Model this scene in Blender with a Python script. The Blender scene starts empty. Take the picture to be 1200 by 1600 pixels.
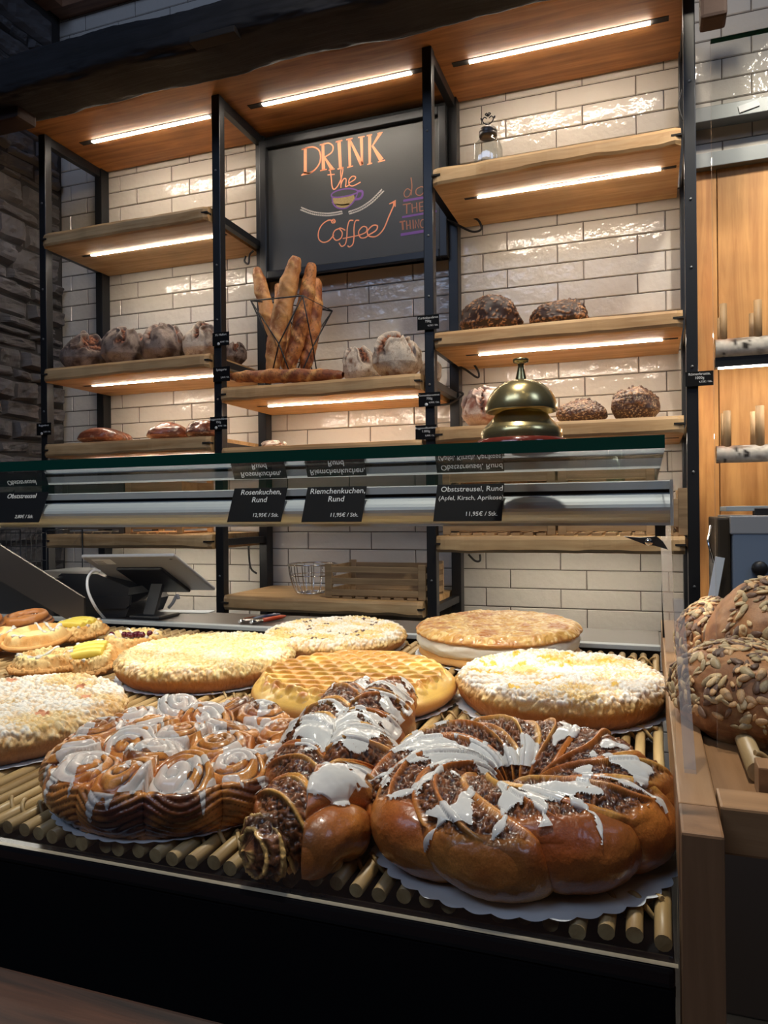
import bpy, math, random
import numpy as np
from mathutils import Vector, Matrix, kdtree
from math import sin, cos, pi, radians

# ------------------------------------------------------------------ camera, light, exposure
EYE = 1.30                      # eye height above the floor; everything below is written relative to the eye
sc = bpy.context.scene
col = sc.collection
FPX, YAW, PITCH, ROLL = 1165.3, radians(19.652), radians(.013), radians(-.566)


def _axes():
    cy, sy = cos(YAW), sin(YAW)
    F = np.array([-sy * cos(PITCH), cy * cos(PITCH), sin(PITCH)])
    R = np.array([cy, sy, 0.])
    U = np.cross(R, F)
    return R * cos(ROLL) + U * sin(ROLL), -R * sin(ROLL) + U * cos(ROLL), F


AR, AU, AF = _axes()


def un(px, py, **k):
    """point on a plane of the room (x=, y= or z=) seen at a pixel of the photograph"""
    d = AF + AR * (px - 600) / FPX - AU * (py - 800) / FPX
    t = k['y'] / d[1] if 'y' in k else k['z'] / d[2] if 'z' in k else k['x'] / d[0]
    return d * t


cd = bpy.data.cameras.new('camera')
cam = bpy.data.objects.new('camera', cd)
col.objects.link(cam)
cd.sensor_fit = 'VERTICAL'
cd.sensor_height = 32
cd.lens = FPX / 1600 * 32
cd.clip_start = .02
M4 = Matrix.Identity(4)
for i in range(3):
    M4[i][0], M4[i][1], M4[i][2] = AR[i], AU[i], -AF[i]
cam.matrix_world = M4
sc.camera = cam

sc.view_settings.view_transform = 'Standard'
sc.view_settings.look = 'None'
sc.view_settings.exposure = 0.0
sc.view_settings.gamma = 1
sc.view_settings.use_curve_mapping = False
sc.cycles.use_denoising = True
sc.cycles.max_bounces = 9
sc.cycles.diffuse_bounces = 4
sc.cycles.glossy_bounces = 5
sc.cycles.transmission_bounces = 6
sc.cycles.transparent_max_bounces = 16
sc.cycles.sample_clamp_indirect = 4
sc.cycles.caustics_reflective = False
sc.cycles.caustics_refractive = False

W = bpy.data.worlds.new('World')
sc.world = W
W.use_nodes = True
W.node_tree.nodes['Background'].inputs[0].default_value = (.35, .5, .9, 1)
W.node_tree.nodes['Background'].inputs[1].default_value = .022


def area(name, loc, size, power, color, target, cat=None, label=None):
    l = bpy.data.lights.new(name, 'AREA')
    l.shape = 'RECTANGLE'
    l.size, l.size_y = size
    l.energy = power
    l.color = color
    o = bpy.data.objects.new(name, l)
    col.objects.link(o)
    o.location = loc
    o.rotation_euler = (Vector(target) - Vector(loc)).to_track_quat('-Z', 'Y').to_euler()
    return o


# daylight of the shop windows behind and left of the customer, and a ceiling spot over the counter
area('window_daylight', (-1.8, -2.4, 3.4), (3.0, 1.2), 50, (.52, .68, 1), (-1.5, 3, .8))
area('right_window_daylight', (2.8, -.8, 3.0), (1.2, 1.2), 24, (.50, .66, 1), (.6, 2.9, .9))
o = area('display_ceiling_spot', (-.35, .62, 2.7), (.16, .16), 9.5, (1, .93, .82), (-.35, .66, -.2)); o.data.spread = radians(70)
o = area('shelf_ceiling_spot', (.0, 1.25, 2.6), (.12, .12), 11, (1, .88, .70), (-.35, 2.6, .5)); o.data.spread = radians(95)
o = area('panel_ceiling_spot', (.65, 2.0, 2.1), (.12, .12), 7, (1, .9, .74), (.55, 2.95, .55)); o.data.spread = radians(75)
for _x, _y in ((-1.6, -.6), (-.7, -.9), (.3, -.5), (1.1, -1.0), (-1.1, -1.8), (.2, -1.9), (1.2, -2.2)):
    area('ceiling_spot', (_x, _y, 2.6), (.07, .07), .9, (1, .86, .66), (_x, _y, 0))

STRIP_E = 100.0      # shelf led strips
CASE_E = 22.0       # led strip of the pastry case
STRIP_C = (1, .87, .71, 1)
CASE_C = (1, .93, .82, 1)

# ------------------------------------------------------------------ helpers


def s2l(r, g, b):
    f = lambda c: (c / 255 / 12.92) if c / 255 <= .04045 else ((c / 255 + .055) / 1.055) ** 2.4
    return (f(r), f(g), f(b))


def A(*c):
    return np.array(s2l(*c))


def tag(o, label=None, cat=None, group=None, kind=None):
    if label: o['label'] = label
    if cat: o['category'] = cat
    if group: o['group'] = group
    if kind: o['kind'] = kind
    return o


def empty(name, loc=(0, 0, 0), rz=0, label=None, cat=None, group=None, kind=None, rx=0):
    o = bpy.data.objects.new(name, None)
    o.empty_display_size = .05
    col.objects.link(o)
    o.location = loc
    o.rotation_euler = (rx, 0, rz)
    return tag(o, label, cat, group, kind)


class MB:
    """collects shapes and links them as ONE mesh object"""

    def __init__(s):
        s.v, s.f, s.m, s.sm = [], [], [], []
        s.n = 0

    def add(s, v, f, mi=0, smooth=False):
        v = np.asarray(v, float).reshape(-1, 3)
        s.v.append(v)
        for q in f:
            s.f.append([int(i) + s.n for i in q])
            s.m.append(mi)
            s.sm.append(smooth)
        s.n += len(v)
        return s

    def box(s, a, b, mi=0, bev=0, M=None):
        a = np.array(a, float); b = np.array(b, float)
        lo, hi = np.minimum(a, b), np.maximum(a, b)
        if bev <= 0:
            v = np.array([[(lo, hi)[i][0], (lo, hi)[j][1], (lo, hi)[k][2]] for i in (0, 1) for j in (0, 1) for k in (0, 1)])
            f = [(0, 1, 3, 2), (4, 6, 7, 5), (0, 4, 5, 1), (2, 3, 7, 6), (0, 2, 6, 4), (1, 5, 7, 3)]
        else:
            bev = min(bev, (hi - lo).min() * .49)
            bm = __import__('bmesh').new()
            __import__('bmesh').ops.create_cube(bm, size=1)
            for q in bm.verts:
                q.co = Vector([(lo[i] + hi[i]) / 2 + q.co[i] * (hi[i] - lo[i]) for i in range(3)])
            __import__('bmesh').ops.bevel(bm, geom=bm.edges[:], offset=bev, segments=2, affect='EDGES', profile=.6)
            bm.verts.index_update()
            v = np.array([q.co[:] for q in bm.verts]); f = [[q.index for q in g.verts] for g in bm.faces]
            bm.free()
        if M is not None:
            v = v @ np.array(M)[:3, :3].T + np.array(M)[:3, 3]
        return s.add(v, f, mi, False)

    def tube(s, pts, r, n=10, mi=0, cap=True, closed=False):
        P = np.array(pts, float); N = len(P)
        r = np.full(N, r, float) if np.isscalar(r) else np.array(r, float)
        T = np.roll(P, -1, 0) - np.roll(P, 1, 0) if closed else np.gradient(P, axis=0)
        T /= np.linalg.norm(T, axis=1)[:, None] + 1e-12
        up = np.array([0, 0, 1.]) if abs(T[0][2]) < .9 else np.array([1., 0, 0])
        x = np.cross(up, T[0]); x /= np.linalg.norm(x)
        V = []
        a = np.linspace(0, 2 * pi, n, endpoint=False)
        for i in range(N):
            x = x - T[i] * (x @ T[i]); x /= np.linalg.norm(x) + 1e-12
            y = np.cross(T[i], x)
            V.append(P[i] + r[i] * (np.cos(a)[:, None] * x + np.sin(a)[:, None] * y))
        V = np.concatenate(V); f = []
        for i in range(N if closed else N - 1):
            j = (i + 1) % N
            for k in range(n):
                l = (k + 1) % n
                f.append((i * n + k, i * n + l, j * n + l, j * n + k))
        s.add(V, f, mi, True)
        if cap and not closed:
            b = s.n - N * n
            s.f.append([b + k for k in range(n)][::-1]); s.m.append(mi); s.sm.append(False)
            s.f.append([b + (N - 1) * n + k for k in range(n)]); s.m.append(mi); s.sm.append(False)
        return s

    def lathe(s, prof, n=32, mi=0, c=(0, 0, 0)):
        P = np.array(prof, float); a = np.linspace(0, 2 * pi, n, endpoint=False)
        V = np.concatenate([np.stack([r * np.cos(a) + c[0], r * np.sin(a) + c[1], np.full(n, z + c[2])], 1) for r, z in P])
        f = [(i * n + k, i * n + (k + 1) % n, (i + 1) * n + (k + 1) % n, (i + 1) * n + k) for i in range(len(P) - 1) for k in range(n)]
        return s.add(V, f, mi, True)

    def prism(s, poly, a, b, axis=1, mi=0):
        """polygon given in the two other axes, extruded from a to b along axis"""
        n = len(poly); V = []
        for t in (a, b):
            for p in poly:
                q = [0, 0, 0]; o = [i for i in range(3) if i != axis]
                q[o[0]], q[o[1]], q[axis] = p[0], p[1], t
                V.append(q)
        f = [list(range(n))[::-1], [n + i for i in range(n)]] + [(i, (i + 1) % n, n + (i + 1) % n, n + i) for i in range(n)]
        return s.add(V, f, mi)

    def build(s, name, mat, parent=None, loc=(0, 0, 0), rot=(0, 0, 0), colors=None):
        me = bpy.data.meshes.new(name)
        V = np.concatenate(s.v) if s.v else np.zeros((0, 3))
        me.from_pydata(V.tolist(), [], s.f)
        for m in (mat if isinstance(mat, (list, tuple)) else [mat]):
            me.materials.append(m)
        me.polygons.foreach_set('material_index', s.m)
        me.polygons.foreach_set('use_smooth', s.sm)
        if colors is not None:
            at = me.color_attributes.new('Col', 'FLOAT_COLOR', 'POINT')
            at.data.foreach_set('color', np.concatenate([colors, np.ones((len(colors), 1))], 1).astype(np.float32).ravel())
        me.update()
        o = bpy.data.objects.new(name, me)
        col.objects.link(o)
        o.location = loc
        o.rotation_euler = rot
        if parent: o.parent = parent
        return o


def box(name, a, b, mat, parent=None, bev=0, **k):
    """a box whose object origin is the middle of its base"""
    a = np.array(a, float); b = np.array(b, float)
    c = (a + b) / 2; c[2] = min(a[2], b[2])
    if parent: c = np.zeros(3)
    return MB().box(a - c, b - c, bev=bev).build(name, mat, parent, loc=c, **k)


# ------------------------------------------------------------------ materials


def newmat(name):
    m = bpy.data.materials.new(name); m.use_nodes = True
    n = m.node_tree.nodes; l = m.node_tree.links
    return m, n, l, n['Principled BSDF']


def bump(n, l, b, scale, strength, dist=.001, detail=4, vec=None, rough=.6):
    t = n.new('ShaderNodeTexNoise'); t.inputs['Scale'].default_value = scale; t.inputs['Detail'].default_value = detail
    t.inputs['Roughness'].default_value = rough
    if vec is None:
        tc = n.new('ShaderNodeTexCoord'); vec = tc.outputs['Object']
    l.new(vec, t.inputs['Vector'])
    u = n.new('ShaderNodeBump'); u.inputs['Strength'].default_value = strength; u.inputs['Distance'].default_value = dist
    l.new(t.outputs['Fac'], u.inputs['Height']); l.new(u.outputs[0], b.inputs['Normal'])
    return t, u


def plain(name, c, rough=.5, metal=0, bs=0, bstr=.2, var=0, vs=8, **kw):
    m, n, l, b = newmat(name)
    b.inputs['Base Color'].default_value = (*c, 1); b.inputs['Roughness'].default_value = rough; b.inputs['Metallic'].default_value = metal
    for k, v in kw.items(): b.inputs[k.replace('_', ' ')].default_value = v
    if bs: bump(n, l, b, bs, bstr)
    if var:
        t = n.new('ShaderNodeTexNoise'); t.inputs['Scale'].default_value = vs; t.inputs['Detail'].default_value = 5
        tc = n.new('ShaderNodeTexCoord'); l.new(tc.outputs['Object'], t.inputs['Vector'])
        mp = n.new('ShaderNodeMapRange'); mp.inputs[3].default_value = 1 - var; mp.inputs[4].default_value = 1 + var
        mx = n.new('ShaderNodeVectorMath'); mx.operation = 'SCALE'; mx.inputs[0].default_value = c
        l.new(t.outputs['Fac'], mp.inputs[0]); l.new(mp.outputs[0], mx.inputs['Scale']); l.new(mx.outputs[0], b.inputs['Base Color'])
    return m


def wood(name, c1, c2, axis=0, rough=.55, scale=1.0, bstr=.25, knots=.0):
    """oak like grain running along an axis"""
    m, n, l, b = newmat(name)
    tc = n.new('ShaderNodeTexCoord'); mp = n.new('ShaderNodeMapping')
    s = [22 * scale] * 3; s[axis] = 1.6 * scale
    mp.inputs['Scale'].default_value = s
    oi = n.new('ShaderNodeObjectInfo'); add = n.new('ShaderNodeVectorMath'); add.operation = 'ADD'
    sc_ = n.new('ShaderNodeVectorMath'); sc_.operation = 'SCALE'; sc_.inputs[0].default_value = (7, 5, 3)
    l.new(oi.outputs['Random'], sc_.inputs['Scale']); l.new(tc.outputs['Object'], add.inputs[0]); l.new(sc_.outputs[0], add.inputs[1])
    l.new(add.outputs[0], mp.inputs['Vector'])
    t = n.new('ShaderNodeTexNoise'); t.inputs['Scale'].default_value = 1.3; t.inputs['Detail'].default_value = 7; t.inputs['Roughness'].default_value = .62
    t.inputs['Distortion'].default_value = .7
    l.new(mp.outputs[0], t.inputs['Vector'])
    r = n.new('ShaderNodeValToRGB'); r.color_ramp.elements[0].position = .33; r.color_ramp.elements[1].position = .66
    r.color_ramp.elements[0].color = (*c2, 1); r.color_ramp.elements[1].color = (*c1, 1)
    l.new(t.outputs['Fac'], r.inputs[0])
    # broad tone changes along the board
    t2 = n.new('ShaderNodeTexNoise'); t2.inputs['Scale'].default_value = 4; t2.inputs['Detail'].default_value = 3; l.new(add.outputs[0], t2.inputs['Vector'])
    mr = n.new('ShaderNodeMapRange'); mr.inputs[1].default_value = .3; mr.inputs[2].default_value = .7; mr.inputs[3].default_value = .75; mr.inputs[4].default_value = 1.15
    l.new(t2.outputs['Fac'], mr.inputs[0])
    mx = n.new('ShaderNodeVectorMath'); mx.operation = 'SCALE'; l.new(r.outputs[0], mx.inputs[0]); l.new(mr.outputs[0], mx.inputs['Scale'])
    l.new(mx.outputs[0], b.inputs['Base Color'])
    b.inputs['Roughness'].default_value = rough
    u = n.new('ShaderNodeBump'); u.inputs['Strength'].default_value = bstr; u.inputs['Distance'].default_value = .002
    l.new(t.outputs['Fac'], u.inputs['Height']); l.new(u.outputs[0], b.inputs['Normal'])
    return m


def vcol(name, rough=.6, bs=400, bstr=.3, coat=0, dist=.0006, sss=0, spec=.5, fine=.12, fs=900):
    """albedo from the mesh's own colour attribute, with fine grain"""
    m, n, l, b = newmat(name)
    a = n.new('ShaderNodeAttribute'); a.attribute_name = 'Col'
    tc = n.new('ShaderNodeTexCoord')
    t = n.new('ShaderNodeTexNoise'); t.inputs['Scale'].default_value = fs; t.inputs['Detail'].default_value = 2; l.new(tc.outputs['Object'], t.inputs['Vector'])
    mr = n.new('ShaderNodeMapRange'); mr.inputs[1].default_value = .3; mr.inputs[2].default_value = .7; mr.inputs[3].default_value = 1 - fine; mr.inputs[4].default_value = 1 + fine
    l.new(t.outputs['Fac'], mr.inputs[0])
    mx = n.new('ShaderNodeVectorMath'); mx.operation = 'SCALE'; l.new(a.outputs['Color'], mx.inputs[0]); l.new(mr.outputs[0], mx.inputs['Scale'])
    l.new(mx.outputs[0], b.inputs['Base Color'])
    b.inputs['Roughness'].default_value = rough
    b.inputs['Specular IOR Level'].default_value = spec
    b.inputs['Coat Weight'].default_value = coat; b.inputs['Coat Roughness'].default_value = .12
    if sss:
        b.inputs['Subsurface Weight'].default_value = sss; b.inputs['Subsurface Radius'].default_value = (.004, .002, .001); b.inputs['Subsurface Scale'].default_value = 1
    if bs: bump(n, l, b, bs, bstr, dist, vec=tc.outputs['Object'])
    return m


def glassmat(name, tint=(1, 1, 1), ior=1.5, rough=0.0, base=0.0, bc=(0, 0, 0)):
    """clear pane: fresnel mirror over see-through"""
    m = bpy.data.materials.new(name); m.use_nodes = True
    n = m.node_tree.nodes; l = m.node_tree.links; n.clear()
    o = n.new('ShaderNodeOutputMaterial'); mx = n.new('ShaderNodeMixShader'); t = n.new('ShaderNodeBsdfTransparent'); g = n.new('ShaderNodeBsdfGlossy')
    fr = n.new('ShaderNodeFresnel'); ge = n.new('ShaderNodeNewGeometry'); mr = n.new('ShaderNodeMapRange')
    mr.inputs[3].default_value = ior; mr.inputs[4].default_value = 1 / ior      # a thin pane mirrors alike from both sides
    l.new(ge.outputs['Backfacing'], mr.inputs[0]); l.new(mr.outputs[0], fr.inputs[0])
    t.inputs[0].default_value = (*tint, 1); g.inputs['Roughness'].default_value = rough
    l.new(fr.outputs[0], mx.inputs[0]); l.new(t.outputs[0], mx.inputs[1]); l.new(g.outputs[0], mx.inputs[2]); l.new(mx.outputs[0], o.inputs[0])
    return m


def emit(name, c, e):
    m = bpy.data.materials.new(name); m.use_nodes = True
    n = m.node_tree.nodes; l = m.node_tree.links; n.clear()
    o = n.new('ShaderNodeOutputMaterial'); x = n.new('ShaderNodeEmission'); x.inputs[0].default_value = c; x.inputs[1].default_value = e
    l.new(x.outputs[0], o.inputs[0])
    return m


def tilemat():
    m, n, l, b = newmat('glazed_tile')
    b.inputs['Roughness'].default_value = .06
    tc = n.new('ShaderNodeTexCoord')
    t = n.new('ShaderNodeTexNoise'); t.inputs['Scale'].default_value = 2.2; t.inputs['Detail'].default_value = 2; l.new(tc.outputs['Object'], t.inputs['Vector'])
    r = n.new('ShaderNodeValToRGB'); r.color_ramp.elements[0].color = (*s2l(196, 189, 180), 1); r.color_ramp.elements[1].color = (*s2l(216, 211, 203), 1)
    l.new(t.outputs['Fac'], r.inputs[0]); l.new(r.outputs[0], b.inputs['Base Color'])
    t1 = n.new('ShaderNodeTexNoise'); t1.inputs['Scale'].default_value = 26; t1.inputs['Detail'].default_value = 3; l.new(tc.outputs['Object'], t1.inputs['Vector'])
    u = n.new('ShaderNodeBump'); u.inputs['Strength'].default_value = .55; u.inputs['Distance'].default_value = .006
    l.new(t1.outputs['Fac'], u.inputs['Height']); l.new(u.outputs[0], b.inputs['Normal'])
    return m


K = {}
K['black'] = plain('black_steel', s2l(34, 36, 40), .38, .35, 60, .04)
K['blackmatte'] = plain('black_lacquer', (.004, .004, .0045), .6, Specular_IOR_Level=.12)
K['kerf'] = plain('dark_slot', (.012, .008, .006), .8)
K['shelf'] = wood('oak_shelf', s2l(222, 186, 136), s2l(184, 140, 90), 0)
K['board'] = wood('oak_ceiling_board', s2l(182, 128, 74), s2l(128, 82, 42), 0)
K['panel'] = wood('oak_panel', s2l(205, 150, 88), s2l(168, 112, 58), 2)
K['rail'] = wood('counter_rail_wood', s2l(172, 132, 92), s2l(128, 92, 58), 1, .45)
K['post'] = wood('counter_post_wood', s2l(150, 112, 78), s2l(112, 80, 52), 2, .5)
K['beam'] = wood('smoked_beam_wood', s2l(36, 35, 40), s2l(13, 12, 14), 0, .8, 1.3, 1)
K['trim'] = wood('cornice_wood', s2l(160, 116, 88), s2l(120, 84, 62), 0)
K['ledge'] = wood('dark_ledge_wood', s2l(84, 52, 36), s2l(30, 20, 16), 0, .6, 2.2)
K['crate'] = wood('crate_wood', s2l(178, 148, 110), s2l(136, 108, 76), 0, .7)
K['crate_dark'] = wood('weathered_crate_wood', s2l(104, 92, 76), s2l(76, 66, 54), 0, .7)
K['crate_warm'] = wood('light_crate_wood', s2l(204, 160, 108), s2l(164, 118, 70), 0, .7)
K['dowel'] = wood('dowel_wood', s2l(176, 142, 102), s2l(132, 102, 68), 2, .6)
K['tile'] = tilemat()
K['grout'] = plain('grout', s2l(66, 56, 50), .9)
K['stone'] = plain('fieldstone', s2l(98, 96, 98), .85, 0, 45, 1, .7, 4.5)
K['mortar'] = plain('mortar', s2l(62, 60, 60), .95, 0, 80, .6)
K['glass'] = glassmat('clear_glass', (.985, .995, .99))
K['acryl'] = plain('clear_acrylic', s2l(205, 200, 196), .12, 0, 0, 0, Alpha=.34)
K['green'] = plain('green_glass_edge', (.006, .085, .05), .06, 0, Coat_Weight=.6)
K['lip'] = plain('polished_pane_edge', s2l(205, 190, 160), .25)
K['alu'] = plain('brushed_aluminium', s2l(172, 178, 180), .48, .12, 0)
K['chrome'] = plain('chrome', (.75, .75, .76), .12, 1)
K['strip'] = emit('led_strip_light', STRIP_C, STRIP_E)
K['case'] = emit('case_led_light', CASE_C, CASE_E)
K['brass'] = plain('antique_brass', s2l(200, 182, 128), .24, .85, 30, .06, .18, 25)
K['redwood'] = plain('polished_red_stone', s2l(112, 46, 36), .12, 0, 0, 0, .5, 60)
K['card'] = plain('black_card', (.004, .004, .0045), .6, Specular_IOR_Level=.15)
K['white'] = plain('white_print', (.8, .8, .78), .6)
K['paper'] = plain('white_paper', s2l(222, 226, 230), .7)
K['board_slate'] = plain('chalkboard_slate', s2l(62, 64, 66), .5, 0, 300, .1, .12, 5)
K['orange'] = plain('orange_chalk_paint', s2l(252, 164, 124), .7)
K['orange2'] = plain('faded_orange_chalk', s2l(170, 110, 86), .7)
K['purple'] = plain('purple_chalk_paint', s2l(122, 82, 160), .7)
K['tan'] = plain('ochre_chalk_fill', s2l(168, 146, 96), .8, 0, 0, 0, .5, 160)
K['chalkw'] = plain('white_chalk_paint', s2l(222, 216, 208), .7)
K['icing'] = plain('sugar_icing', s2l(242, 240, 236), .13, 0, 0, 0, 0, Subsurface_Weight=.0, Coat_Weight=.5)
K['icing'].node_tree.nodes['Principled BSDF'].inputs['Alpha'].default_value = .8
K['thinicing'] = plain('thin_sugar_icing', s2l(242, 240, 236), .15, 0, 0, 0, 0, Coat_Weight=.5)
K['thinicing'].node_tree.nodes['Principled BSDF'].inputs['Alpha'].default_value = .62
K['crumb'] = vcol('butter_crumble', .75, 700, .5)
K['crust'] = vcol('baked_crust', .55, 500, .35)
K['glaze'] = vcol('egg_washed_dough', .34, 300, .18, coat=.35, fine=.08)
K['sticky'] = vcol('sticky_sugar_glaze', .32, 420, .35, coat=.5, dist=.0009, fine=.18)
K['loaf'] = vcol('rustic_loaf_crust', .7, 260, .6, dist=.001, fine=.18, fs=420)
K['seed'] = vcol('seeded_crust', .5, 300, .3, fine=.15)
K['cream'] = plain('whipped_cream', s2l(238, 234, 222), .5, 0, 90, .2)
K['cane'] = wood('rattan_cane', s2l(206, 176, 124), s2l(160, 126, 78), 1, .4, 2.0)
K['bark'] = vcol('birch_bark', .8, 60, .7, fine=.2, fs=40)
K['cut'] = plain('cut_wood_end', s2l(190, 150, 104), .7)
K['steelbar'] = plain('steel_wall_rail', s2l(118, 122, 124), .4, .5)
K['machine'] = plain('slicer_blue_grey', s2l(122, 138, 160), .4, .1)
K['plastic'] = plain('black_plastic', (.012, .012, .014), .4)
K['tablet'] = plain('tablet_aluminium', s2l(165, 167, 172), .4, .15)
K['cablew'] = plain('white_cable', (.75, .76, .78), .4)
K['penred'] = plain('orange_pen_barrel', s2l(176, 66, 34), .3)
K['penblue'] = plain('dark_blue_pen_barrel', s2l(36, 44, 72), .3)
K['counter'] = plain('dark_worktop', s2l(62, 54, 50), .35)
K['tray'] = plain('black_tray', (.006, .006, .007), .3)
K['yfruit'] = plain('yellow_fruit', s2l(236, 214, 96), .3, 0, 0, 0, .1, 60)
K['cherry'] = plain('cherry_filling', s2l(84, 14, 36), .15, 0, 120, .5)
K['custard'] = plain('custard', s2l(228, 214, 138), .35, 0, 60, .2)


def text(s, size, mat, parent, M, name='lettering', align='CENTER', thick=.0002):
    cu = bpy.data.curves.new(name, 'FONT')
    cu.body = s; cu.size = size; cu.align_x = align; cu.extrude = thick; cu.resolution_u = 3
    t = bpy.data.objects.new(name, cu); col.objects.link(t)
    me = bpy.data.meshes.new_from_object(t)
    bpy.data.objects.remove(t)
    me.materials.clear(); me.materials.append(mat)
    me.transform(M)
    o = bpy.data.objects.new(name, me); col.objects.link(o); o.parent = parent
    return o


# ------------------------------------------------------------------ numpy noise and surfaces


def _h(i, j, k, s):
    n = (i * 374761393 + j * 668265263 + k * 2147483647 + s * 1274126177) & 0xffffffff
    n = ((n ^ (n >> 13)) * 1274126177) & 0xffffffff
    return ((n ^ (n >> 16)) & 0xffff) / 65535.


def vn(P, sc_, seed=0):
    P = np.asarray(P) * sc_ + 1000.
    I = np.floor(P).astype(np.int64); f = P - I; f = f * f * (3 - 2 * f)
    r = 0
    for a in (0, 1):
        for b in (0, 1):
            for c in (0, 1):
                w = (f[:, 0] if a else 1 - f[:, 0]) * (f[:, 1] if b else 1 - f[:, 1]) * (f[:, 2] if c else 1 - f[:, 2])
                r = r + w * _h(I[:, 0] + a, I[:, 1] + b, I[:, 2] + c, seed)
    return r


def fbm(P, sc_, seed=0, o=4):
    r = 0; a = .5; t = 0
    for i in range(o):
        r = r + a * vn(P, sc_ * 2 ** i, seed + i * 17); t += a; a *= .5
    return r / t


def sm(x, a, b):
    t = np.clip((x - a) / (b - a), 0, 1)
    return t * t * (3 - 2 * t)


def lerp(a, b, t):
    t = np.asarray(t)
    if t.ndim == 1: t = t[:, None]
    return a * (1 - t) + b * t


def normals(V, Q):
    Q = np.asarray(Q)
    n = np.cross(V[Q[:, 2]] - V[Q[:, 0]], V[Q[:, 3]] - V[Q[:, 1]])
    N = np.zeros_like(V)
    for k in range(4): np.add.at(N, Q[:, k], n)
    return N / (np.linalg.norm(N, axis=1)[:, None] + 1e-12)


def disc(n, rings=14):
    """concentric square-to-disc grid (unit radius) plus side rings. returns uv, quads, ring parameter t (0 on top .. 1 at the bottom)"""
    g = np.linspace(-1, 1, n + 1)
    a, b = np.meshgrid(g, g, indexing='ij')
    a = a.ravel(); b = b.ravel()
    big = np.abs(a) > np.abs(b)
    with np.errstate(divide='ignore', invalid='ignore'):
        r = np.where(big, a, b)
        ph = np.where(big, pi / 4 * b / np.where(a == 0, 1, a), pi / 2 - pi / 4 * a / np.where(b == 0, 1, b))
    x, y = r * np.cos(ph), r * np.sin(ph)
    ids = np.arange((n + 1) ** 2).reshape(n + 1, n + 1)
    Q = np.stack([ids[:-1, :-1], ids[1:, :-1], ids[1:, 1:], ids[:-1, 1:]], -1).reshape(-1, 4)
    loop = np.concatenate([ids[:-1, 0], ids[-1, :-1], ids[::-1, -1][:-1], ids[0, ::-1][:-1]])
    L = len(loop)
    uv = [np.stack([x, y], 1)]; T = [np.zeros(len(x))]
    prev = loop; base = len(x); qs = [Q]
    for k in range(1, rings + 1):
        cur = base + np.arange(L)
        uv.append(np.stack([x[loop], y[loop]], 1)); T.append(np.full(L, k / rings))
        qs.append(np.stack([np.roll(prev, -1), prev, cur, np.roll(cur, -1)], 1))
        prev = cur; base += L
    uv = np.concatenate(uv); T = np.concatenate(T); Q = np.concatenate(qs)
    return uv, Q, T


_dc = {}


def discc(n, rings=14):
    if (n, rings) not in _dc: _dc[(n, rings)] = disc(n, rings)
    return _dc[(n, rings)]


def qmesh(name, V, Q, C, mat, parent=None, loc=(0, 0, 0), rot=(0, 0, 0)):
    me = bpy.data.meshes.new(name)
    V = np.ascontiguousarray(V, np.float32); Q = np.ascontiguousarray(Q, np.int32)
    k = Q.shape[1]
    me.vertices.add(len(V)); me.vertices.foreach_set('co', V.ravel())
    me.loops.add(Q.size); me.loops.foreach_set('vertex_index', Q.ravel())
    me.polygons.add(len(Q)); me.polygons.foreach_set('loop_start', np.arange(len(Q), dtype=np.int32) * k)
    me.polygons.foreach_set('loop_total', np.full(len(Q), k, np.int32))
    me.polygons.foreach_set('use_smooth', np.ones(len(Q), bool))
    me.materials.append(mat)
    if C is not None:
        at = me.color_attributes.new('Col', 'FLOAT_COLOR', 'POINT')
        at.data.foreach_set('color', np.concatenate([np.clip(C, 0, 1), np.ones((len(C), 1))], 1).astype(np.float32).ravel())
    me.update(calc_edges=True); me.validate()
    o = bpy.data.objects.new(name, me); col.objects.link(o)
    o.location = loc; o.rotation_euler = rot
    if parent: o.parent = parent
    return o


def submesh(V, Q, keep):
    """faces whose every vertex is kept"""
    F = Q[keep[Q].all(1)]
    u, inv = np.unique(F, return_inverse=True)
    return u, inv.reshape(F.shape)


def crumbs(V, N, cnt, r0, r1, rng, sel=None, stretch=1.0, kk=.9):
    """height field of little lumps scattered over the surface; also a random tone per lump"""
    kd = kdtree.KDTree(len(V))
    for i, p in enumerate(V): kd.insert(p, i)
    kd.balance()
    pool = np.arange(len(V)) if sel is None else np.nonzero(sel)[0]
    D = np.zeros(len(V)); Tn = np.full(len(V), .5)
    for c in rng.choice(pool, cnt):
        r = r0 + (r1 - r0) * rng.random() ** 2
        p = V[c]; tone = rng.random(); up = r * (.0 + .35 * rng.random())
        if stretch == 1.0:
            for co, i, d in kd.find_range(p, r):
                h = (r * r - d * d) ** .5 * kk + up * (1 - d / r)
                if h > D[i]: D[i] = h; Tn[i] = tone
        else:
            t = np.cross(N[c], rng.normal(size=3)); t /= np.linalg.norm(t) + 1e-9
            for co, i, d in kd.find_range(p, r * stretch):
                q = np.array(co) - p; al = q @ t; d2 = al * al / stretch ** 2 + max(d * d - al * al, 0)
                if d2 < r * r:
                    h = (r * r - d2) ** .5 * kk * .6
                    if h > D[i]: D[i] = h; Tn[i] = tone
    return D, Tn


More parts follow.
